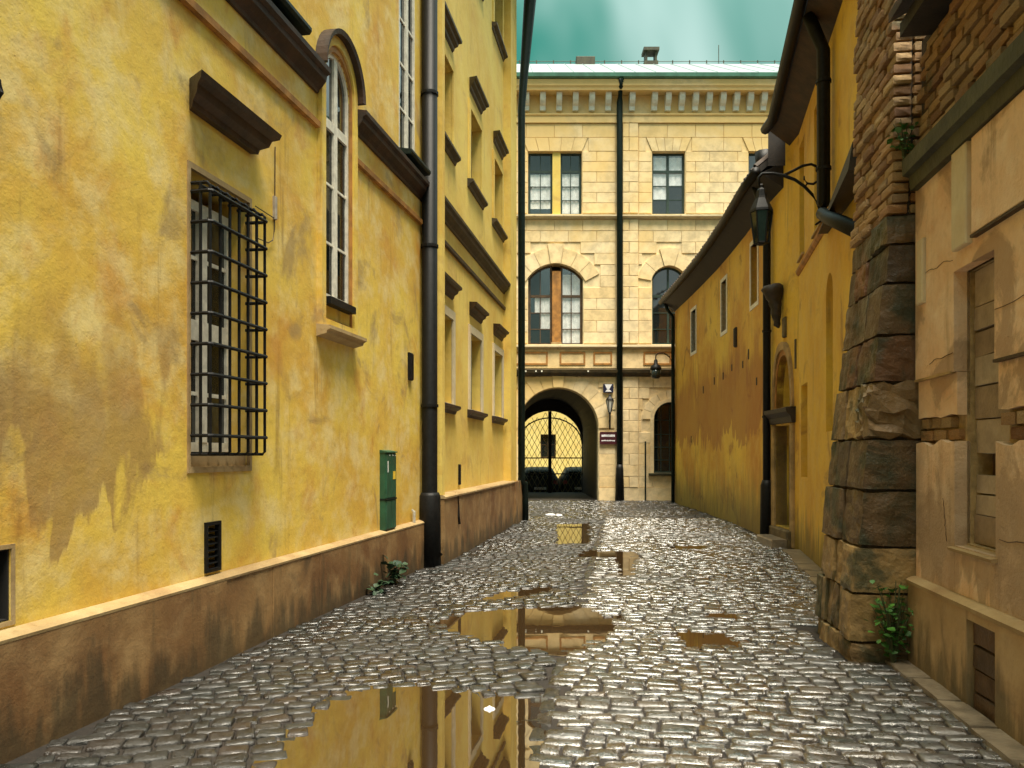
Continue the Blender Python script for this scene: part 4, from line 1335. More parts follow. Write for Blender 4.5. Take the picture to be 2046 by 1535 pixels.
# cornice and brick attic
MB(FR).profile([(-0.3, 3.60), (0.0, 3.60), (0.01, 3.70), (0.055, 3.715), (0.06, 3.83), (0.03, 3.86), (-0.3, 3.92)], -9, 6.15).build('cornice', 'moss_trim', R)
MB(FR).box(-9, 6.2, -0.5, -0.10, 3.90, 4.75).build('attic_core', 'mortar_dark', R)
MB(FR).box(-9, 6.0, -0.5, 0.12, 4.70, 4.80).build('eaves_board', 'soffit_wood', R)
MB(FR).add([(-9, 0.2, 4.81), (6.0, 0.2, 4.81), (6.1, -5, 7.6), (-9, -5, 7.6), (-9, 0.2, 4.88), (6.0, 0.2, 4.88), (6.1, -5, 7.7), (-9, -5, 7.7)],
           [(0, 1, 2, 3), (4, 7, 6, 5), (0, 4, 5, 1), (1, 5, 6, 2), (2, 6, 7, 3), (3, 7, 4, 0)]).build('roof', 'roof_tile', R)
brick_meshes = []
for i in range(6):
    cs = [(a, b_, c) for a in (-.5, .5) for b_ in (-.5, .5) for c in (-.5, .5)]
    vs, fs = rough_block(cs, 3, 0.06, 0.04, i * 3 + 1, 2.4)
    me = bpy.data.meshes.new('brick')
    me.from_pydata([tuple(v) for v in vs], [], fs)
    bm = bmesh.new(); bm.from_mesh(me); bmesh.ops.recalc_face_normals(bm, faces=bm.faces); bm.to_mesh(me); bm.free()
    me.materials.append(MATS['brick'])
    brick_meshes.append(me)


def brick(fr, parent, s0, s1, o0, o1, z0, z1, name='brick'):
    o = link_data(name, random.choice(brick_meshes), parent)
    o.location = fr.loc((s0 + s1) / 2, (o0 + o1) / 2, (z0 + z1) / 2)
    o.scale = (s1 - s0, o1 - o0, z1 - z0)
    o.rotation_euler = (random.uniform(-.02, .02), random.uniform(-.012, .012), random.uniform(-.02, .02))
    return o


for r in range(9):
    z = 3.925 + r * 0.083
    s = 3.3 + (0.13 if r % 2 else 0)
    while s < 6.0:
        L = random.uniform(0.22, 0.27)
        e = random.uniform(-.03, .015)
        brick(FR, R, s, min(s + L - .016, 6.15), -0.20, -0.045 + e, z, z + 0.064)
        s += L
for (a, b_, z0) in ((3.6, 4.84, 1.685), (5.50, 6.19, 1.70)):
    for r in range(2):
        s = a + (0.1 if r else 0)
        while s < b_ - .08:
            L = random.uniform(0.2, 0.26)
            brick(FR, R, s, min(s + L - .015, b_), -0.22, -0.085 + random.uniform(-.02, .01), z0 + r * .088, z0 + r * .088 + .075)
            s += L

# ------------------------------------------------------------------ buttress
BU = thing('stone_buttress', 'leaning buttress of rough stone blocks below and red brick above, beside the boarded wall', 'buttress', FR.p0, FR.ang)
BPZ = [(-0.2, 0.44), (0.0, 0.43), (0.5, 0.40), (1.0, 0.36), (1.6, 0.30), (2.3, 0.225), (3.3, 0.14), (3.8, 0.11), (8, 0.07)]


def bo(z):
    for (a, b_) in zip(BPZ, BPZ[1:]):
        if z <= b_[0]:
            return a[1] + (b_[1] - a[1]) * (z - a[0]) / (b_[0] - a[0])
    return BPZ[-1][1]


SN, SF = 6.22, 7.32
core = MB(FR)
zz = [-0.2, 0.5, 1.0, 1.6, 2.3, 3.3, 3.8, 7.2]
vs = []
for z in zz:
    o = bo(z) - 0.045
    vs += [(SN + .045, -0.5, z), (SF - .03, -0.5, z), (SF - .03, o, z), (SN + .045, o, z)]
core.add(vs, [(4 * i + k, 4 * i + (k + 1) % 4, 4 * i + 4 + (k + 1) % 4, 4 * i + 4 + k) for i in range(len(zz) - 1) for k in range(4)] + [(0, 1, 2, 3), tuple(4 * len(zz) - 4 + k for k in range(4))])
core.build('core', 'mortar_dark', BU)
cz = [-0.15, 0.14, 0.52, 0.88, 1.32, 1.72, 2.16, 2.52, 2.92, 3.22, 3.45]
cuts = [[6.62, 6.9, 7.1], [6.5, 6.68, 6.85, 7.0, 7.16], [6.60, 6.82, 7.08], [6.75], [6.70, 7.05], [6.55, 6.95], [6.72, 7.0], [6.6, 6.9], [6.75, 7.05], [6.65, 7.0]]
for i in range(len(cz) - 1):
    z0, z1 = cz[i] + .008, cz[i + 1] - .008
    ed = [SN] + cuts[i] + [SF]
    for j in range(len(ed) - 1):
        a, b_ = ed[j] + (0.008 if j else 0), ed[j + 1] - 0.008
        e = random.uniform(-.025, .02)
        inn = -0.42 if j == 0 else bo(z1) - 0.20
        cs = []
        for s in (a, b_):
            for k in (0, 1):
                for z in (z0, z1):
                    cs.append(FR.loc(s, (bo(z) + e) if k else inn, z + (s - SN) * 0.0))
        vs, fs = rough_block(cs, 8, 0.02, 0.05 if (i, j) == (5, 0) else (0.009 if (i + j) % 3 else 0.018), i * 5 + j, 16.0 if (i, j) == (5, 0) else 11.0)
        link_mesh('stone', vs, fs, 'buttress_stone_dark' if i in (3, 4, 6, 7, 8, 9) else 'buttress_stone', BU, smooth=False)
z = 3.46; r = 0
while z < 6.9:
    h = 0.066
    s = SN + (0.0 if r % 2 else -0.0)
    first = True
    while s < SF - 0.03:
        L = (0.13 if (r % 2 and first) else 0.262) * random.uniform(0.92, 1.06)
        if s + L > SF - .07: L = SF - s
        e = random.uniform(-.022, .014)
        brick(FR, BU, s + (random.uniform(-.012, .006) if first else 0.006), s + L - 0.006, bo(z) - 0.14, bo(z) + e, z, z + h)
        s += L; first = False
    e = random.uniform(-.02, .012)
    brick(FR, BU, SN + e, SN + 0.12, bo(z) - 0.42, bo(z) - 0.155, z, z + h)
    z += 0.083; r += 1

# ------------------------------------------------------------------ right house (bends with the lane)
HL = Vector((4.80, 13.4, 0))
H = thing('curved_yellow_house', 'deep yellow plastered house curving along the lane with dark tiled eaves and pointed portal', 'house', HL, 0)


def put(o, fr):
    o.parent = H
    o.location = fr.p0 - HL
    o.rotation_euler = (0, 0, fr.ang)
    return o


def hb(mb, name, mat, smooth=False):
    return put(mb.build(name, mat, None, smooth), mb.fr)


slot = arch(2.80, 3.33, 1.9, 3.70, 0.25, 10)
nic = rect(5.12, 5.86, 1.23, 2.72)
w1 = rect(5.50, 6.08, 4.84, 6.70); w2 = rect(3.62, 4.40, 4.80, 6.62)
hb(MB(FN).slab(rect(0, FN.len, -0.25, 7.4), [slot, nic, w1, w2], -0.55, 0.0), 'wall', 'plaster_portal')
hb(MB(FN).box(0, FN.len, -0.62, -0.56, -0.25, 7.4), 'inner_wall', 'void_black')
hb(MB(FN).box(5.12, 5.86, -0.35, -0.28, 1.23, 2.72), 'niche_back', 'stone_tan')
hb(MB(FN).profile([(-0.05, 4.58), (0.015, 4.58), (0.05, 4.62), (0.055, 4.66), (-0.05, 4.72)], 2.6, FN.len), 'ledge', 'ochre_trim')
# sloping stone cap where the ledge runs into the buttress
cp = MB(FN)
cp.add([(0.3, -.05, 4.35), (3.2, -.05, 4.5), (3.2, 0.12, 4.5), (0.3, 0.26, 4.35), (0.3, -.05, 4.86), (3.2, -.05, 4.60), (3.2, 0.10, 4.55), (0.3, 0.22, 4.62)],
       [(0, 1, 2, 3), (4, 5, 6, 7), (0, 1, 5, 4), (1, 2, 6, 5), (2, 3, 7, 6), (3, 0, 4, 7)])
hb(cp, 'stone_cap', 'carved_stone')
for wp in (w1, w2):
    s0, s1 = wp[0][0], wp[1][0]
    put(window(FN, None, wp, -0.40, [(s0 + s1) / 2], [5.5, 6.1], fw=0.05, bw=0.03, fmat='brown_paint'), FN)
    hb(MB(FN).profile([(-0.3, wp[0][1] - .03), (0.04, wp[0][1] - .05), (0.04, wp[0][1] - .02), (-0.3, wp[0][1] + .015)], s0 - .04, s1 + .04), 'sill', 'stone_tan')

# portal
PS0, PS1, PZ = 0.26, 1.42, 2.40
PC = (PS0 + PS1) / 2


def pointed(s0, s1, z0, spring, apex, n=8):
    c = (s0 + s1) / 2; w = (s1 - s0) / 2; h = apex - spring
    pts = [(s0, z0), (s1, z0)]
    for i in range(n + 1):
        t = i / n
        pts.append((c + w * math.cos(t * PI / 2) ** 0.8, spring + h * math.sin(t * PI / 2)))
    for i in range(n - 1, -1, -1):
        t = i / n
        pts.append((c - w * math.cos(t * PI / 2) ** 0.8, spring + h * math.sin(t * PI / 2)))
    return pts


pd = rect(PS0 + .10, PS1 - .10, 0.30, 2.12)
pt = pointed(PS0 + .14, PS1 - .14, 2.42, 2.46, 3.36)
hb(MB(FP).slab(rect(0, FP.len, -0.25, 7.4), [pd, pt], -0.55, 0.0), 'wall', 'plaster_portal')
hb(MB(FP).box(0, FP.len, -0.62, -0.56, -0.25, 7.4), 'inner_wall', 'void_black')
po_ = pointed(PS0 - .02, PS1 + .02, 2.42, 2.46, 3.60)
hb(MB(FP).ring(po_, pointed(PS0 + .07, PS1 - .07, 2.43, 2.46, 3.46), -0.02, 0.05), 'portal_arch', 'stone_tan')
hb(MB(FP).ring(pointed(PS0 + .07, PS1 - .07, 2.425, 2.46, 3.46), pt, -0.12, 0.018), 'portal_arch', 'ochre_trim')
hb(MB(FP).prism(pt, -0.30, -0.26), 'tympanum', 'carved_stone')
for (a, b_) in ((PS0 - .05, PS0 + .10), (PS1 - .10, PS1 + .05)):
    hb(MB(FP).chbox(a, b_, -0.2, 0.055, 0.0, 2.14, 0.02), 'jamb', 'stone_tan')
hb(MB(FP).profile([(-0.1, 2.14), (0.07, 2.15), (0.09, 2.25), (0.16, 2.33), (0.17, 2.40), (-0.1, 2.42)], PS0 - .10, PS1 + .10), 'lintel', 'carved_stone')
door = hb(MB(FP).box(PS0 + .10, PS1 - .10, -0.30, -0.24, 0.30, 2.12), 'door', 'door_wood')
for i in range(4):
    a = PS0 + .115 + i * 0.235
    MB(FP).chbox(a, a + .215, -0.245, -0.222, 0.32, 2.10, 0.008).build('plank', 'door_wood', door)
MB(FP).tube([(PC - .3, -0.22, 1.15), (PC - .3, -0.18, 1.15), (PC - .2, -0.18, 1.15)], 0.012, 6).build('handle', 'black_iron', door)
hb(MB(FP).chbox(PS0 - .02, PS1 + .02, -0.25, 0.10, -0.1, 0.285, 0.02), 'step', 'stone_dark')
hb(MB(FP).chbox(PS0 + .08, PS1 - .1, 0.09, 0.36, -0.1, 0.13, 0.02), 'step', 'kerb_stone')
# carved figure bracket over the portal
cvr = random.Random(3)
vsz = [(0.00, 0.03, 0.02), (0.05, 0.09, 0.07), (0.12, 0.08, 0.06), (0.19, 0.11, 0.09), (0.27, 0.12, 0.11), (0.34, 0.14, 0.10), (0.42, 0.15, 0.13), (0.48, 0.13, 0.12), (0.53, 0.17, 0.15), (0.60, 0.21, 0.20), (0.68, 0.22, 0.22), (0.75, 0.19, 0.18), (0.79, 0.10, 0.08)]
cf = MB(FP); k = 12; vs = []
for (z, w, d) in vsz:
    for i in range(k):
        a = 2 * PI * i / k
        q = 1 + 0.22 * noise.noise(Vector((math.cos(a) * 2, math.sin(a) * 2, z * 9)))
        vs.append((0.92 + w * 0.75 * math.cos(a) * q, 0.06 + d * (0.6 + math.sin(a)) * q * .9, 3.86 + z))
cf.add(vs, [(r * k + i, r * k + (i + 1) % k, (r + 1) * k + (i + 1) % k, (r + 1) * k + i) for r in range(len(vsz) - 1) for i in range(k)] + [tuple(range(k)), tuple((len(vsz) - 1) * k + i for i in range(k))])
hb(cf, 'carved_bracket', 'carved_stone', True)
hb(MB(FP).chbox(0.66, 0.80, -0.02, 0.05, 3.66, 4.02, 0.02), 'shield', 'stone_dark')
hb(MB(FP).chbox(0.12, 0.19, -0.02, 0.02, 3.05, 3.55, 0.008), 'iron_strap', 'stone_dark')

# curving stretch of wall
CURVE = [(4.87, 15.2), (5.07, 17.4), (5.18, 18.9), (5.28, 20.6), (5.355, 22.8), (5.395, 24.6), (5.42, 26.6)]
whit = {0: (16.15, 16.80, 4.70, 5.95), 2: (19.45, 20.05, 4.64, 5.88), 4: (23.35, 24.02, 4.64, 5.86)}
cw = MB(); frs = []
for i in range(len(CURVE) - 1):
    fr = Frame(CURVE[i], CURVE[i + 1], 1); frs.append(fr)
    hs = []
    if i in whit:
        y0, y1, z0, z1 = whit[i]
        k = fr.d.y
        a, b_ = (y0 - CURVE[i][1]) / k, (y1 - CURVE[i][1]) / k
        hs = [rect(a, b_, z0, z1)]
        wn_ = window(fr, None, hs[0], -0.16, [(a + b_) / 2], [z0 + .55], fw=0.07, bw=0.03, fmat='white_paint')
        put(wn_, fr)
        hb(MB(fr).ring(rect(a - .09, b_ + .09, z0 - .09, z1 + .09), rect(a, b_, z0, z1), -0.16, 0.015), 'window_surround', 'white_paint')
    t = MB(fr).slab(rect(0, fr.len, -0.25, 7.0), hs, -0.5, 0.0)
    off = len(cw.v)
    ca, sa = math.cos(fr.ang), math.sin(fr.ang)
    cw.v += [(fr.p0.x - HL.x + ca * p[0] - sa * p[1], fr.p0.y - HL.y + sa * p[0] + ca * p[1], p[2]) for p in t.v]
    cw.f += [tuple(q + off for q in f) for f in t.f]
cw.build('wall', 'plaster_house', H)
fe = Frame((5.42, 26.6), (11.5, 26.9), 1)
hb(MB(fe).slab(rect(0, fe.len, -0.25, 7.0), [], -0.5, 0.0), 'wall', 'plaster_house')
# putlog holes, their inner shade drawn as dark raised boxes, and an anchor
for (y, z, h) in ((17.0, 3.62, .22), (17.6, 3.5, .16), (18.8, 3.56, .16), (19.8, 3.45, .18), (20.9, 3.42, .2), (22.3, 3.3, .2), (16.2, 3.0, .16), (24.0, 1.95, .2)):
    for fr, (a, b_) in zip(frs, zip(CURVE, CURVE[1:])):
        if a[1] <= y < b_[1]:
            s = (y - a[1]) / fr.d.y
            hb(MB(fr).chbox(s, s + .07, -0.02, 0.014, z, z + h, 0.01), 'putlog_shade', 'carved_stone')
fr = frs[1]
hb(MB(fr).chbox(0.85, 0.98, -0.02, 0.07, 4.05, 4.5, 0.03), 'carved_anchor', 'carved_stone')


def offset_line(pts, d):
    out = []
    for i, p in enumerate(pts):
        a = Vector(pts[max(i - 1, 0)]); b_ = Vector(pts[min(i + 1, len(pts) - 1)])
        t = (b_ - a).normalized(); nrm = Vector((-t.y, t.x))
        out.append((p[0] + nrm.x * d, p[1] + nrm.y * d))
    return out


def roof_strip(pts, z_e, over, rise, depth, th=0.12):
    e = offset_line(pts, over); r_ = offset_line(pts, -depth)
    v = []; f = []
    for p, q in zip(e, r_):
        v += [(p[0] - HL.x, p[1] - HL.y, z_e), (q[0] - HL.x, q[1] - HL.y, z_e + rise), (q[0] - HL.x, q[1] - HL.y, z_e + rise + th), (p[0] - HL.x, p[1] - HL.y, z_e + th)]
    n = len(pts)
    for i in range(n - 1):
        for k in range(4):
            f.append((4 * i + k, 4 * i + (k + 1) % 4, 4 * i + 4 + (k + 1) % 4, 4 * i + 4 + k))
    f += [(0, 1, 2, 3), tuple(4 * n - 4 + k for k in range(4))]
    o = link_mesh('roof', v, f, 'soffit_wood', H)
    return o, e


far_pts = [(4.83, 14.25), (4.87, 15.2)] + CURVE[1:]
near_pts = [(3.2, 6.4), (3.44, 7.4), (4.12, 10.4), (4.80, 13.4), (4.82, 13.9)]
tm = []
for i in range(4):
    k = 6; vs = []
    for y in (0.0, 0.5, 1.0):
        for j in range(k + 1):
            a = PI * j / k
            for rr in (1.0, 0.8):
                vs.append((0.095 * (1 - .08 * y) * rr * math.cos(a), y * 0.36, 0.075 * rr * math.sin(a) * (1 + .1 * noise.noise(Vector((i, j, y))))))
    fs = []
    W_ = 2 * (k + 1)
    for y in (0, 1):
        for j in range(k):
            for t in (0, 1):
                fs.append((y * W_ + 2 * j + t, y * W_ + 2 * j + 2 + t, (y + 1) * W_ + 2 * j + 2 + t, (y + 1) * W_ + 2 * j + t))
    for j in range(k):
        fs.append((2 * j, 2 * j + 2, 2 * j + 3, 2 * j + 1))
    me = bpy.data.meshes.new('roof_tile'); me.from_pydata(vs, [], fs); me.materials.append(MATS['roof_tile'])
    for p in me.polygons: p.use_smooth = True
    tm.append(me)
for (pts, ze, over, rise, depth) in ((far_pts, 6.62, 0.42, 3.2, 3.6), (near_pts, 7.22, 0.36, 3.2, 3.6)):
    rf, e = roof_strip(pts, ze, over, rise, depth)
    # gutter along the eaves
    g_ = MB(); g_.tube([(p[0] - HL.x, p[1] - HL.y, ze + .02) for p in offset_line(pts, over + .06)], 0.085, 8)
    g_.build('gutter', 'black_iron', H, True)
    sl = math.atan2(rise, depth + over)
    L = 0
    for (p, q) in zip(e, e[1:]):
        d = Vector((q[0] - p[0], q[1] - p[1])); n_ = max(1, int(d.length / 0.235))
        if q[1] < 9.0: continue
        ang = math.atan2(d.y, d.x)
        for i in range(n_):
            for row in range(3):
                t = (i + .5) / n_
                nin = Vector((d.y, -d.x)).normalized()
                c = Vector((p[0], p[1])) + d * t + nin * (row * 0.30 - 0.03)
                o = link_data('roof_tile', tm[(i + row) % 4], rf)
                o.location = (c.x - HL.x, c.y - HL.y, ze + .115 + (row * 0.30) * math.tan(sl) + random.uniform(-.012, .012))
                o.rotation_euler = (Matrix.Rotation(ang + PI, 3, 'Z') @ Matrix.Rotation(sl, 3, 'X') @ Matrix.Rotation(random.uniform(-.05, .05), 3, 'Z')).to_euler()
    # soffit boards between wall and gutter
    sf = MB(); ee = offset_line(pts, over - .02); ii = offset_line(pts, -0.02); v = []
    for p, q in zip(ee, ii):
        v += [(p[0] - HL.x, p[1] - HL.y, ze - .01), (q[0] - HL.x, q[1] - HL.y, ze - .28), (q[0] - HL.x, q[1] - HL.y, ze + .2)]
    n_ = len(pts)
    sf.add(v, [(3 * i + k, 3 * i + (k + 1) % 3, 3 * i + 3 + (k + 1) % 3, 3 * i + 3 + k) for i in range(n_ - 1) for k in range(3)] + [(0, 1, 2), (3 * n_ - 3, 3 * n_ - 2, 3 * n_ - 1)])
    sf.build('soffit', 'soffit_brown' if ze > 7 else 'soffit_wood', H)
# gable between the two roof levels
gb = MB(FP); hb(gb.slab([(0.75, 6.7), (0.75, 7.4), (0.75 + .001, 7.4), (0.75 + .001, 6.7)], [], -0.5, 0.3), 'gable_board', 'soffit_wood')
# downpipe with hopper and cast boot beside the portal
dp = MB(FP)
dp.tube([(1.56, 0.34, 6.75), (1.56, 0.28, 6.5), (1.56, 0.12, 6.1), (1.56, 0.10, 5.9), (1.56, 0.10, -.1)], 0.074, 10)
hb(dp, 'downpipe', 'black_iron', True)
hb(MB(FP).tube([(1.3, 0.22, 7.15), (1.3, 0.22, 6.95), (1.4, 0.26, 6.75), (1.5, 0.30, 6.62)], [0.17, 0.16, 0.11, 0.085], 8), 'hopper', 'black_iron', True)
hb(MB(FP).tube([(1.56, 0.10, 1.12), (1.56, 0.10, 1.02), (1.56, 0.10, -.1)], [0.085, 0.118, 0.13], 10), 'downpipe_boot', 'black_iron', True)
for z in (2.3, 3.9):
    hb(MB(FP).tube([(1.56, 0.10, z - .02), (1.56, 0.10, z + .02)], 0.088, 10), 'pipe_clamp', 'black_iron')
# downpipe on the near stretch
dp = MB(FN)
dp.tube([(2.74, 0.30, 7.16), (2.74, 0.22, 6.95), (2.74, 0.12, 6.7), (2.74, 0.12, 4.75), (2.68, 0.14, 4.62), (2.0, 0.18, 4.38), (0.2, 0.16, 3.72)], 0.082, 10)
hb(dp, 'downpipe', 'black_iron', True)
for z in (5.2, 6.3):
    hb(MB(FN).tube([(2.74, 0.12, z - .02), (2.74, 0.12, z + .02)], 0.096, 10), 'pipe_clamp', 'black_iron')
# corner downpipe at the far end
dp = MB(); ex, ey = 5.33 - HL.x, 26.5 - HL.y
dp.tube([(ex - .25, ey, 6.6), (ex - .2, ey, 6.4), (ex, ey, 6.15), (ex, ey, -.1)], 0.062, 8)
dp.build('downpipe', 'green_iron', H, True)


# ------------------------------------------------------------------ lamps
def lantern(parent, x, z_top, w, h, hex_n=6):
    """hanging street lantern: chimney, roof, six-sided glass body"""
    r = w / 2
    roof_ = MB().lathe([(0.02, 0), (0.035, -.02 * h), (0.03, -.06 * h), (r * .42, -.10 * h), (r * .50, -.20 * h), (r * .55, -.24 * h), (r * 1.02, -.42 * h), (r * 1.06, -.46 * h), (r * .9, -.47 * h)], (x, 0, z_top), hex_n)
    roof_.build('lantern_roof', 'black_iron', parent)
    body = MB().lathe([(r * .96, -.47 * h), (r * .62, -.96 * h)], (x, 0, z_top), hex_n)
    bod = body.build('lantern_glass', 'lamp_glass', parent)
    ribs = MB()
    for k in range(hex_n):
        a = 2 * PI * k / hex_n
        ribs.tube([(x + r * .98 * math.cos(a), r * .98 * math.sin(a), z_top - .47 * h), (x + r * .64 * math.cos(a), r * .64 * math.sin(a), z_top - .965 * h)], 0.011, 5)
    ribs.lathe([(r * .66, -.955 * h), (r * .68, -.975 * h), (r * .3, -1.0 * h)], (x, 0, z_top), hex_n)
    ribs.build('lantern_frame', 'black_iron', parent)


mount = FN.world(3.56, 0.0, 0)
la = math.atan2(FN.n.y, FN.n.x)
lamp = thing('bracket_lamp', 'black hexagonal lantern hanging from a scrolled iron bracket beside the house downpipe', 'street lamp', (mount.x, mount.y, 4.4), la, 'iron bracket lamps')
X = lambda px: (1646 - px) * 0.0065
Zz = lambda py: 5.47 - (py - 345) * 0.0068 - 4.4
arm = MB()
P_ = lambda L: [(X(a), 0, Zz(b_)) for (a, b_) in L]
arm.tube(P_([(1518, 372), (1516, 352), (1524, 345), (1545, 346), (1568, 352), (1590, 362), (1608, 376), (1624, 394), (1636, 415), (1643, 436), (1641, 448), (1630, 455)]), [.018, .02, .023, .023, .026, .022, .022, .021, .021, .022, .018, .013], 8)
arm.tube(P_([(1568, 351), (1585, 344), (1605, 335), (1622, 333), (1636, 340), (1641, 352), (1638, 366), (1626, 373), (1614, 371), (1608, 362), (1608, 356)]), [.02, .019, .019, .019, .019, .019, .018, .018, .017, .013, .009], 8)
arm.tube(P_([(1614, 371), (1610, 378)]), 0.012, 6)
arm.build('arm', 'black_iron', lamp, True)
pltb = MB(); pltb.box(0.0, 0.02, -0.03, 0.03, Zz(445), Zz(310)); pltb.tube(P_([(1643, 345), (1643, 318), (1638, 310)]), [.014, .012, .006], 6)
pltb.build('wall_plate', 'black_iron', lamp)
lantern(lamp, X(1522), Zz(366), 0.30, 0.84)

m2 = (5.33, 26.45)
lamp2 = thing('bracket_lamp', 'small dark bell lantern hanging from a curved arm at the far house corner', 'street lamp', (m2[0], m2[1], 4.0), PI, 'iron bracket lamps')
a2 = MB(); a2.tube([(0, 0, 0.42), (0.03, 0, 0.62), (0.14, 0, 0.83), (0.32, 0, 0.95), (0.50, 0, 0.94), (0.58, 0, 0.86), (0.58, 0, 0.72)], 0.02, 8)
a2.build('arm', 'black_iron', lamp2, True)
l2 = MB().lathe([(0.03, 0.74), (0.06, 0.70), (0.07, 0.58), (0.16, 0.52), (0.19, 0.44), (0.19, 0.40)], (0.58, 0, 0), 12); l2.build('lantern_roof', 'black_iron', lamp2, True)
MB().lathe([(0.175, 0.41), (0.17, 0.18), (0.11, 0.10)], (0.58, 0, 0), 12).build('lantern_glass', 'lamp_glass', lamp2, True)

lamp3 = thing('wall_torch_lamp', 'slim torch shaped lantern on the palace wall beside the gateway', 'street lamp', (3.37, 27.8, 2.45))
MB().lathe([(0.02, 0.0), (0.032, 0.05), (0.028, 0.5), (0.05, 0.58), (0.03, 0.6)], (0, -0.22, 0), 8).build('staff', 'black_iron', lamp3, True)
MB().lathe([(0.045, 0.60), (0.125, 1.0)], (0, -0.22, 0), 6).build('lantern_glass', 'sticker_white', lamp3)
MB().lathe([(0.14, 1.0), (0.12, 1.06), (0.05, 1.14), (0.03, 1.2), (0.01, 1.22)], (0, -0.22, 0), 6).build('lantern_roof', 'black_iron', lamp3)
rb = MB()
for k in range(6):
    a = 2 * PI * k / 6
    rb.tube([(0.048 * math.cos(a), -0.22 + 0.048 * math.sin(a), 0.60), (0.13 * math.cos(a), -0.22 + 0.13 * math.sin(a), 1.0)], 0.014, 5)
rb.tube([(0, -0.22, 0.35), (0, 0.02, 0.30)], 0.02, 6); rb.tube([(0, -0.22, 0.1), (0, 0.02, 0.1)], 0.015, 6)
rb.build('lantern_frame', 'black_iron', lamp3)

# ------------------------------------------------------------------ signs
sg = thing('house_sign', 'small dark sign with a white flared mark above the torch lamp', 'sign', (3.335, 27.77, 3.74))
MB().box(-0.175, 0.175, -0.045, 0.0, 0.0, 0.30).build('plate', 'sign_blue', sg)
mk = MB(); mk.add([(-0.13, -0.049, 0.285), (0.13, -0.049, 0.285), (0.02, -0.049, 0.09), (-0.03, -0.049, 0.09), (-0.11, -0.049, 0.03), (0.12, -0.049, 0.03), (0.04, -0.049, 0.10), (-0.05, -0.049, 0.10)],
                  [(0, 1, 2, 3), (4, 5, 6, 7)]); mk.build('mark', 'paper_white', sg)
sg2 = thing('maroon_sign', 'maroon sign with two white lines of lettering right of the gateway arch', 'sign', (3.335, 27.77, 1.95))
MB().box(-0.295, 0.295, -0.05, 0.0, 0.0, 0.43).build('plate', 'sign_maroon', sg2)
for (z0, z1, gaps) in ((0.25, 0.34, 9), (0.10, 0.15, 11)):
    x = -0.235; k = 0
    while x < 0.22:
        w = random.uniform(0.03, 0.055)
        MB().box(x, min(x + w, 0.235), -0.054, -0.049, z0 + random.uniform(0, .012), z1 - random.uniform(0, .012)).build('lettering', 'paper_white', sg2)
        x += w + 0.006

# ------------------------------------------------------------------ gate, courtyard, cars
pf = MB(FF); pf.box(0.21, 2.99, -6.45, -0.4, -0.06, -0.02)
pf = pf.build('passage_floor', 'passage_shade_render', None); pf.location = FF.p0; pf['kind'] = 'structure'  # dark floor sheet, passage shade painted in
GT = thing('lattice_gate', 'iron lattice gate with centre post closing the rear of the gateway passage', 'gate', (1.6, 33.85, 0))
MB().box(-0.07, 0.07, -0.05, 0.05, -0.05, 3.42).build('centre_post', 'black_iron', GT)
for z in (0.75, 1.42):
    MB().box(-1.38, 1.38, -0.03, 0.03, z, z + .05).build('rail', 'black_iron', GT)
MB().tube([(1.36 * math.cos(PI * i / 18), 0, 2.02 + 1.12 * math.sin(PI * i / 18)) for i in range(19)], 0.03, 6).build('top_rail', 'black_iron', GT)
for sx in (-1, 1):
    for i in range(11):
        xc = sx * (0.13 + i * 0.115)
        top = 2.02 + 1.38 * math.sqrt(max(0.02, 1 - (xc / 1.38) ** 2))
        pth = []; z = 0.0; k = 0
        while z < top:
            pth.append((xc + (0.05 if (k + i) % 2 else -0.05), 0, z)); z += 0.21; k += 1
        MB().tube(pth, 0.011, 4).build('lattice_bar', 'lattice_iron', GT)
cy = link_mesh('courtyard', [(-10, 34.2, -.45), (14, 34.2, -.45), (14, 47, -.45), (-10, 47, -.45), (-10, 34.2, -.6), (14, 34.2, -.6), (14, 47, -.6), (-10, 47, -.6)],
               [(0, 1, 2, 3), (4, 7, 6, 5), (0, 4, 5, 1), (1, 5, 6, 2), (2, 6, 7, 3), (3, 7, 4, 0)], 'kerb_stone')
cy['kind'] = 'structure'
FC = Frame((0, 46), (10, 46), -1)
CB = thing('courtyard_building', 'bright yellow courtyard building with one dark window seen through the gate', 'building', (0, 46, -0.45))
cwn = rect(1.64, 2.52, 1.85, 3.2)
MB(FC).slab(rect(-10, 14, 0, 7.5), [cwn], -0.4, 0.0).build('wall', 'court_plaster', CB)
window(FC, CB, cwn, -0.2, [2.08], [2.6], fw=0.06, bw=0.03, fmat='brown_paint')


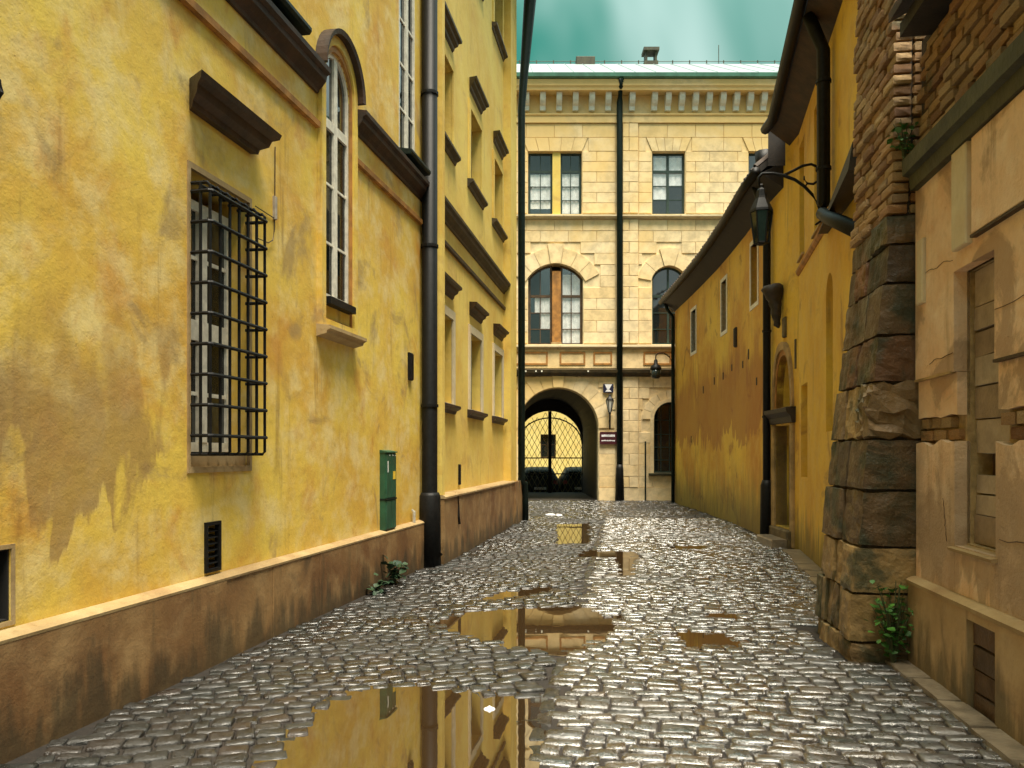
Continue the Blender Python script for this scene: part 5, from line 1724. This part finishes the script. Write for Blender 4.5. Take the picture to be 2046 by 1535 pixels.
def make_car(label, loc, rz):
    c = thing('parked_car', label, 'car', loc, rz, 'cars parked in the courtyard')
    # body lofted from the tail to the nose: stations (y, half width, floor, belt, roof half width, roof)
    st_ = [(-2.0, .70, .35, .70, .62, .72), (-1.93, .80, .25, .90, .66, .95), (-1.75, .84, .20, .94, .60, 1.32), (-1.2, .86, .18, .95, .58, 1.44), (-.3, .87, .18, .95, .58, 1.46),
           (.45, .87, .18, .94, .57, 1.38), (1.05, .86, .18, .92, .66, .98), (1.6, .84, .20, .82, .66, .86), (1.95, .76, .26, .70, .60, .74), (2.05, .62, .34, .60, .5, .62)]
    v = []; f = []
    for (y, hw, zf, zb, rw, zr) in st_:
        ring = [(-hw * .94, zf), (-hw, (zf + zb) * .5), (-hw * .98, zb), (-rw, zr - .03 * (zr > zb + .1)), (-rw * .6, zr), (rw * .6, zr), (rw, zr - .03 * (zr > zb + .1)), (hw * .98, zb), (hw, (zf + zb) * .5), (hw * .94, zf)]
        v += [(x, y, z) for (x, z) in ring]
    k = 10
    for i in range(len(st_) - 1):
        for j in range(k):
            f.append((i * k + j, i * k + (j + 1) % k, (i + 1) * k + (j + 1) % k, (i + 1) * k + j))
    f += [tuple(range(k)), tuple((len(st_) - 1) * k + j for j in range(k))]
    link_mesh('body', v, f, 'car_black', c, True)
    MB().add([(-.52, -1.935, .98), (.52, -1.935, .98), (.48, -1.785, 1.27), (-.48, -1.785, 1.27)], [(0, 1, 2, 3)]).build('rear_window', 'glass', c)
    for sx in (-1, 1):
        MB().chbox(-.09, .09, -.02, .02, -.11, .11, .01)
        t = MB(); t.box(sx * .66 - .09, sx * .66 + .09, -1.99, -1.93, .72, .90); t.build('tail_light', 'tail_red', c)
        for y in (-1.3, 1.25):
            w = MB()
            vs = []; kk = 18
            for (r, x) in ((.20, .0), (.30, .0), (.315, .03), (.315, .16), (.30, .19), (.2, .19)):
                for q in range(kk):
                    a = 2 * PI * q / kk
                    vs.append((sx * (.70 + x), y + r * math.cos(a), .315 + r * math.sin(a)))
            w.add(vs, [(i * kk + q, i * kk + (q + 1) % kk, (i + 1) * kk + (q + 1) % kk, (i + 1) * kk + q) for i in range(5) for q in range(kk)])
            wh_ = w.build('wheel', 'tyre', c, True)
            rm = MB(); vs = [(sx * .872, y + .205 * math.cos(2 * PI * q / kk), .315 + .205 * math.sin(2 * PI * q / kk)) for q in range(kk)] + [(sx * .80, y, .315)]
            rm.add(vs, [(q, (q + 1) % kk, kk) for q in range(kk)]); rm.build('rim', 'rim', wh_)
    MB().box(-.26, .26, -2.015, -1.98, .50, .61).build('number_plate', 'plate_white', c)
    return c


make_car('dark car parked behind the lattice gate, below the courtyard window', (1.15, 36.4, -0.42), 0.03)
make_car('dark car parked behind the lattice gate, close to the passage wall', (3.0, 36.5, -0.42), -0.02)

# ------------------------------------------------------------------ plants
lm = {}
for nm in ('leaf', 'leaf_dark'):
    vs = [(0, 0, 0), (-.35, .35, .06), (.35, .35, .06), (-.42, .62, .04), (.42, .62, .04), (0, 1, -.08), (0, .5, -.02)]
    me = bpy.data.meshes.new('leaf')
    me.from_pydata(vs, [], [(0, 2, 6), (0, 6, 1), (1, 6, 3), (2, 4, 6), (3, 6, 5), (4, 5, 6)])
    me.materials.append(MATS[nm])
    for p in me.polygons: p.use_smooth = True
    lm[nm] = me


def plant(name, label, cat, loc, n, spread, height, size, mat, droop=0.4, seed=1, ht=None):
    rr = random.Random(seed)
    root = thing(name, label, cat, loc)
    for k in range(max(4, n // 8)):
        a = rr.uniform(0, 2 * PI); q = rr.uniform(.3, 1)
        tip = (spread[0] * q * math.cos(a), spread[1] * q * math.sin(a), height * rr.uniform(.5, 1))
        MB().tube([(0, 0, -.02), (tip[0] * .4, tip[1] * .4, tip[2] * .6), tip], [0.006, 0.005, 0.003], 5).build('stem', 'stem', root)
        for j in range(8):
            t = rr.uniform(0.25, 1.05)
            o = link_data('leaf', lm[mat], root)
            o.location = (tip[0] * t + rr.uniform(-.05, .05), tip[1] * t + rr.uniform(-.05, .05), max(0.01, tip[2] * t + rr.uniform(-.05, .05)))
            s = size * rr.uniform(.6, 1.25)
            o.scale = (s, s, s)
            o.rotation_euler = (rr.uniform(-.7, .9), rr.uniform(-.5, .5), rr.uniform(0, 2 * PI))
    return root


pb = FR.world(6.12, 0.13, 0.0)
plant('ivy_bush', 'green leafy ivy growing in the corner between buttress and weathered wall', 'plant', (pb.x, pb.y, 0.0), 170, (0.17, 0.12), 0.66, 0.062, 'leaf', seed=4)
pw = FA.world(10.05, 0.10, 0.0)
plant('weed', 'low dark weed at the foot of the plinth below the green cabinet', 'weed', (pw.x, pw.y, 0.0), 40, (0.12, 0.14), 0.30, 0.13, 'leaf_dark', seed=7)
pw = FA.world(9.45, 0.10, 0.0)
plant('weed', 'small flat weed in the cobble joint along the plinth, short of the cabinet', 'weed', (pw.x, pw.y, 0.0), 32, (0.16, 0.2), 0.14, 0.10, 'leaf_dark', seed=9)
pm = FR.world(6.19, 0.03, 3.86)
plant('moss_tuft', 'tuft of green weeds sprouting from the brick buttress above the mossy cornice', 'plant', (pm.x, pm.y, pm.z), 60, (0.08, 0.1), 0.30, 0.05, 'leaf', seed=12)

# ------------------------------------------------------------------ litter
x, y = gpt(978, 1412)
lt = MB(); lt.lathe([(0.038, 0.0), (0.035, 0.006), (0.014, 0.015), (0.006, 0.022)], (0, 0, 0), 10)
o = lt.build('paper_scrap', 'paper_white', None); o.location = (x, y, -0.018)
tag(o, 'crumpled white paper scrap lying in the large puddle', 'litter')
for i, (px, py, sz, lab) in enumerate(((1100, 1030, 1.25, 'larger of two white scraps lying on the cobbles before the gateway'),
                                       (1117, 1031, 0.85, 'smaller of two white scraps lying on the cobbles before the gateway'))):
    x, y = gpt(px, py)
    lt = MB(); lt.lathe([(0.10 * sz, 0.0), (0.11 * sz, 0.02), (0.06 * sz, 0.05)], (0, 0, 0), 8)
    o = lt.build('paper_scrap', 'paper_white', None); o.location = (x, y, -0.005)
    tag(o, lab, 'litter')
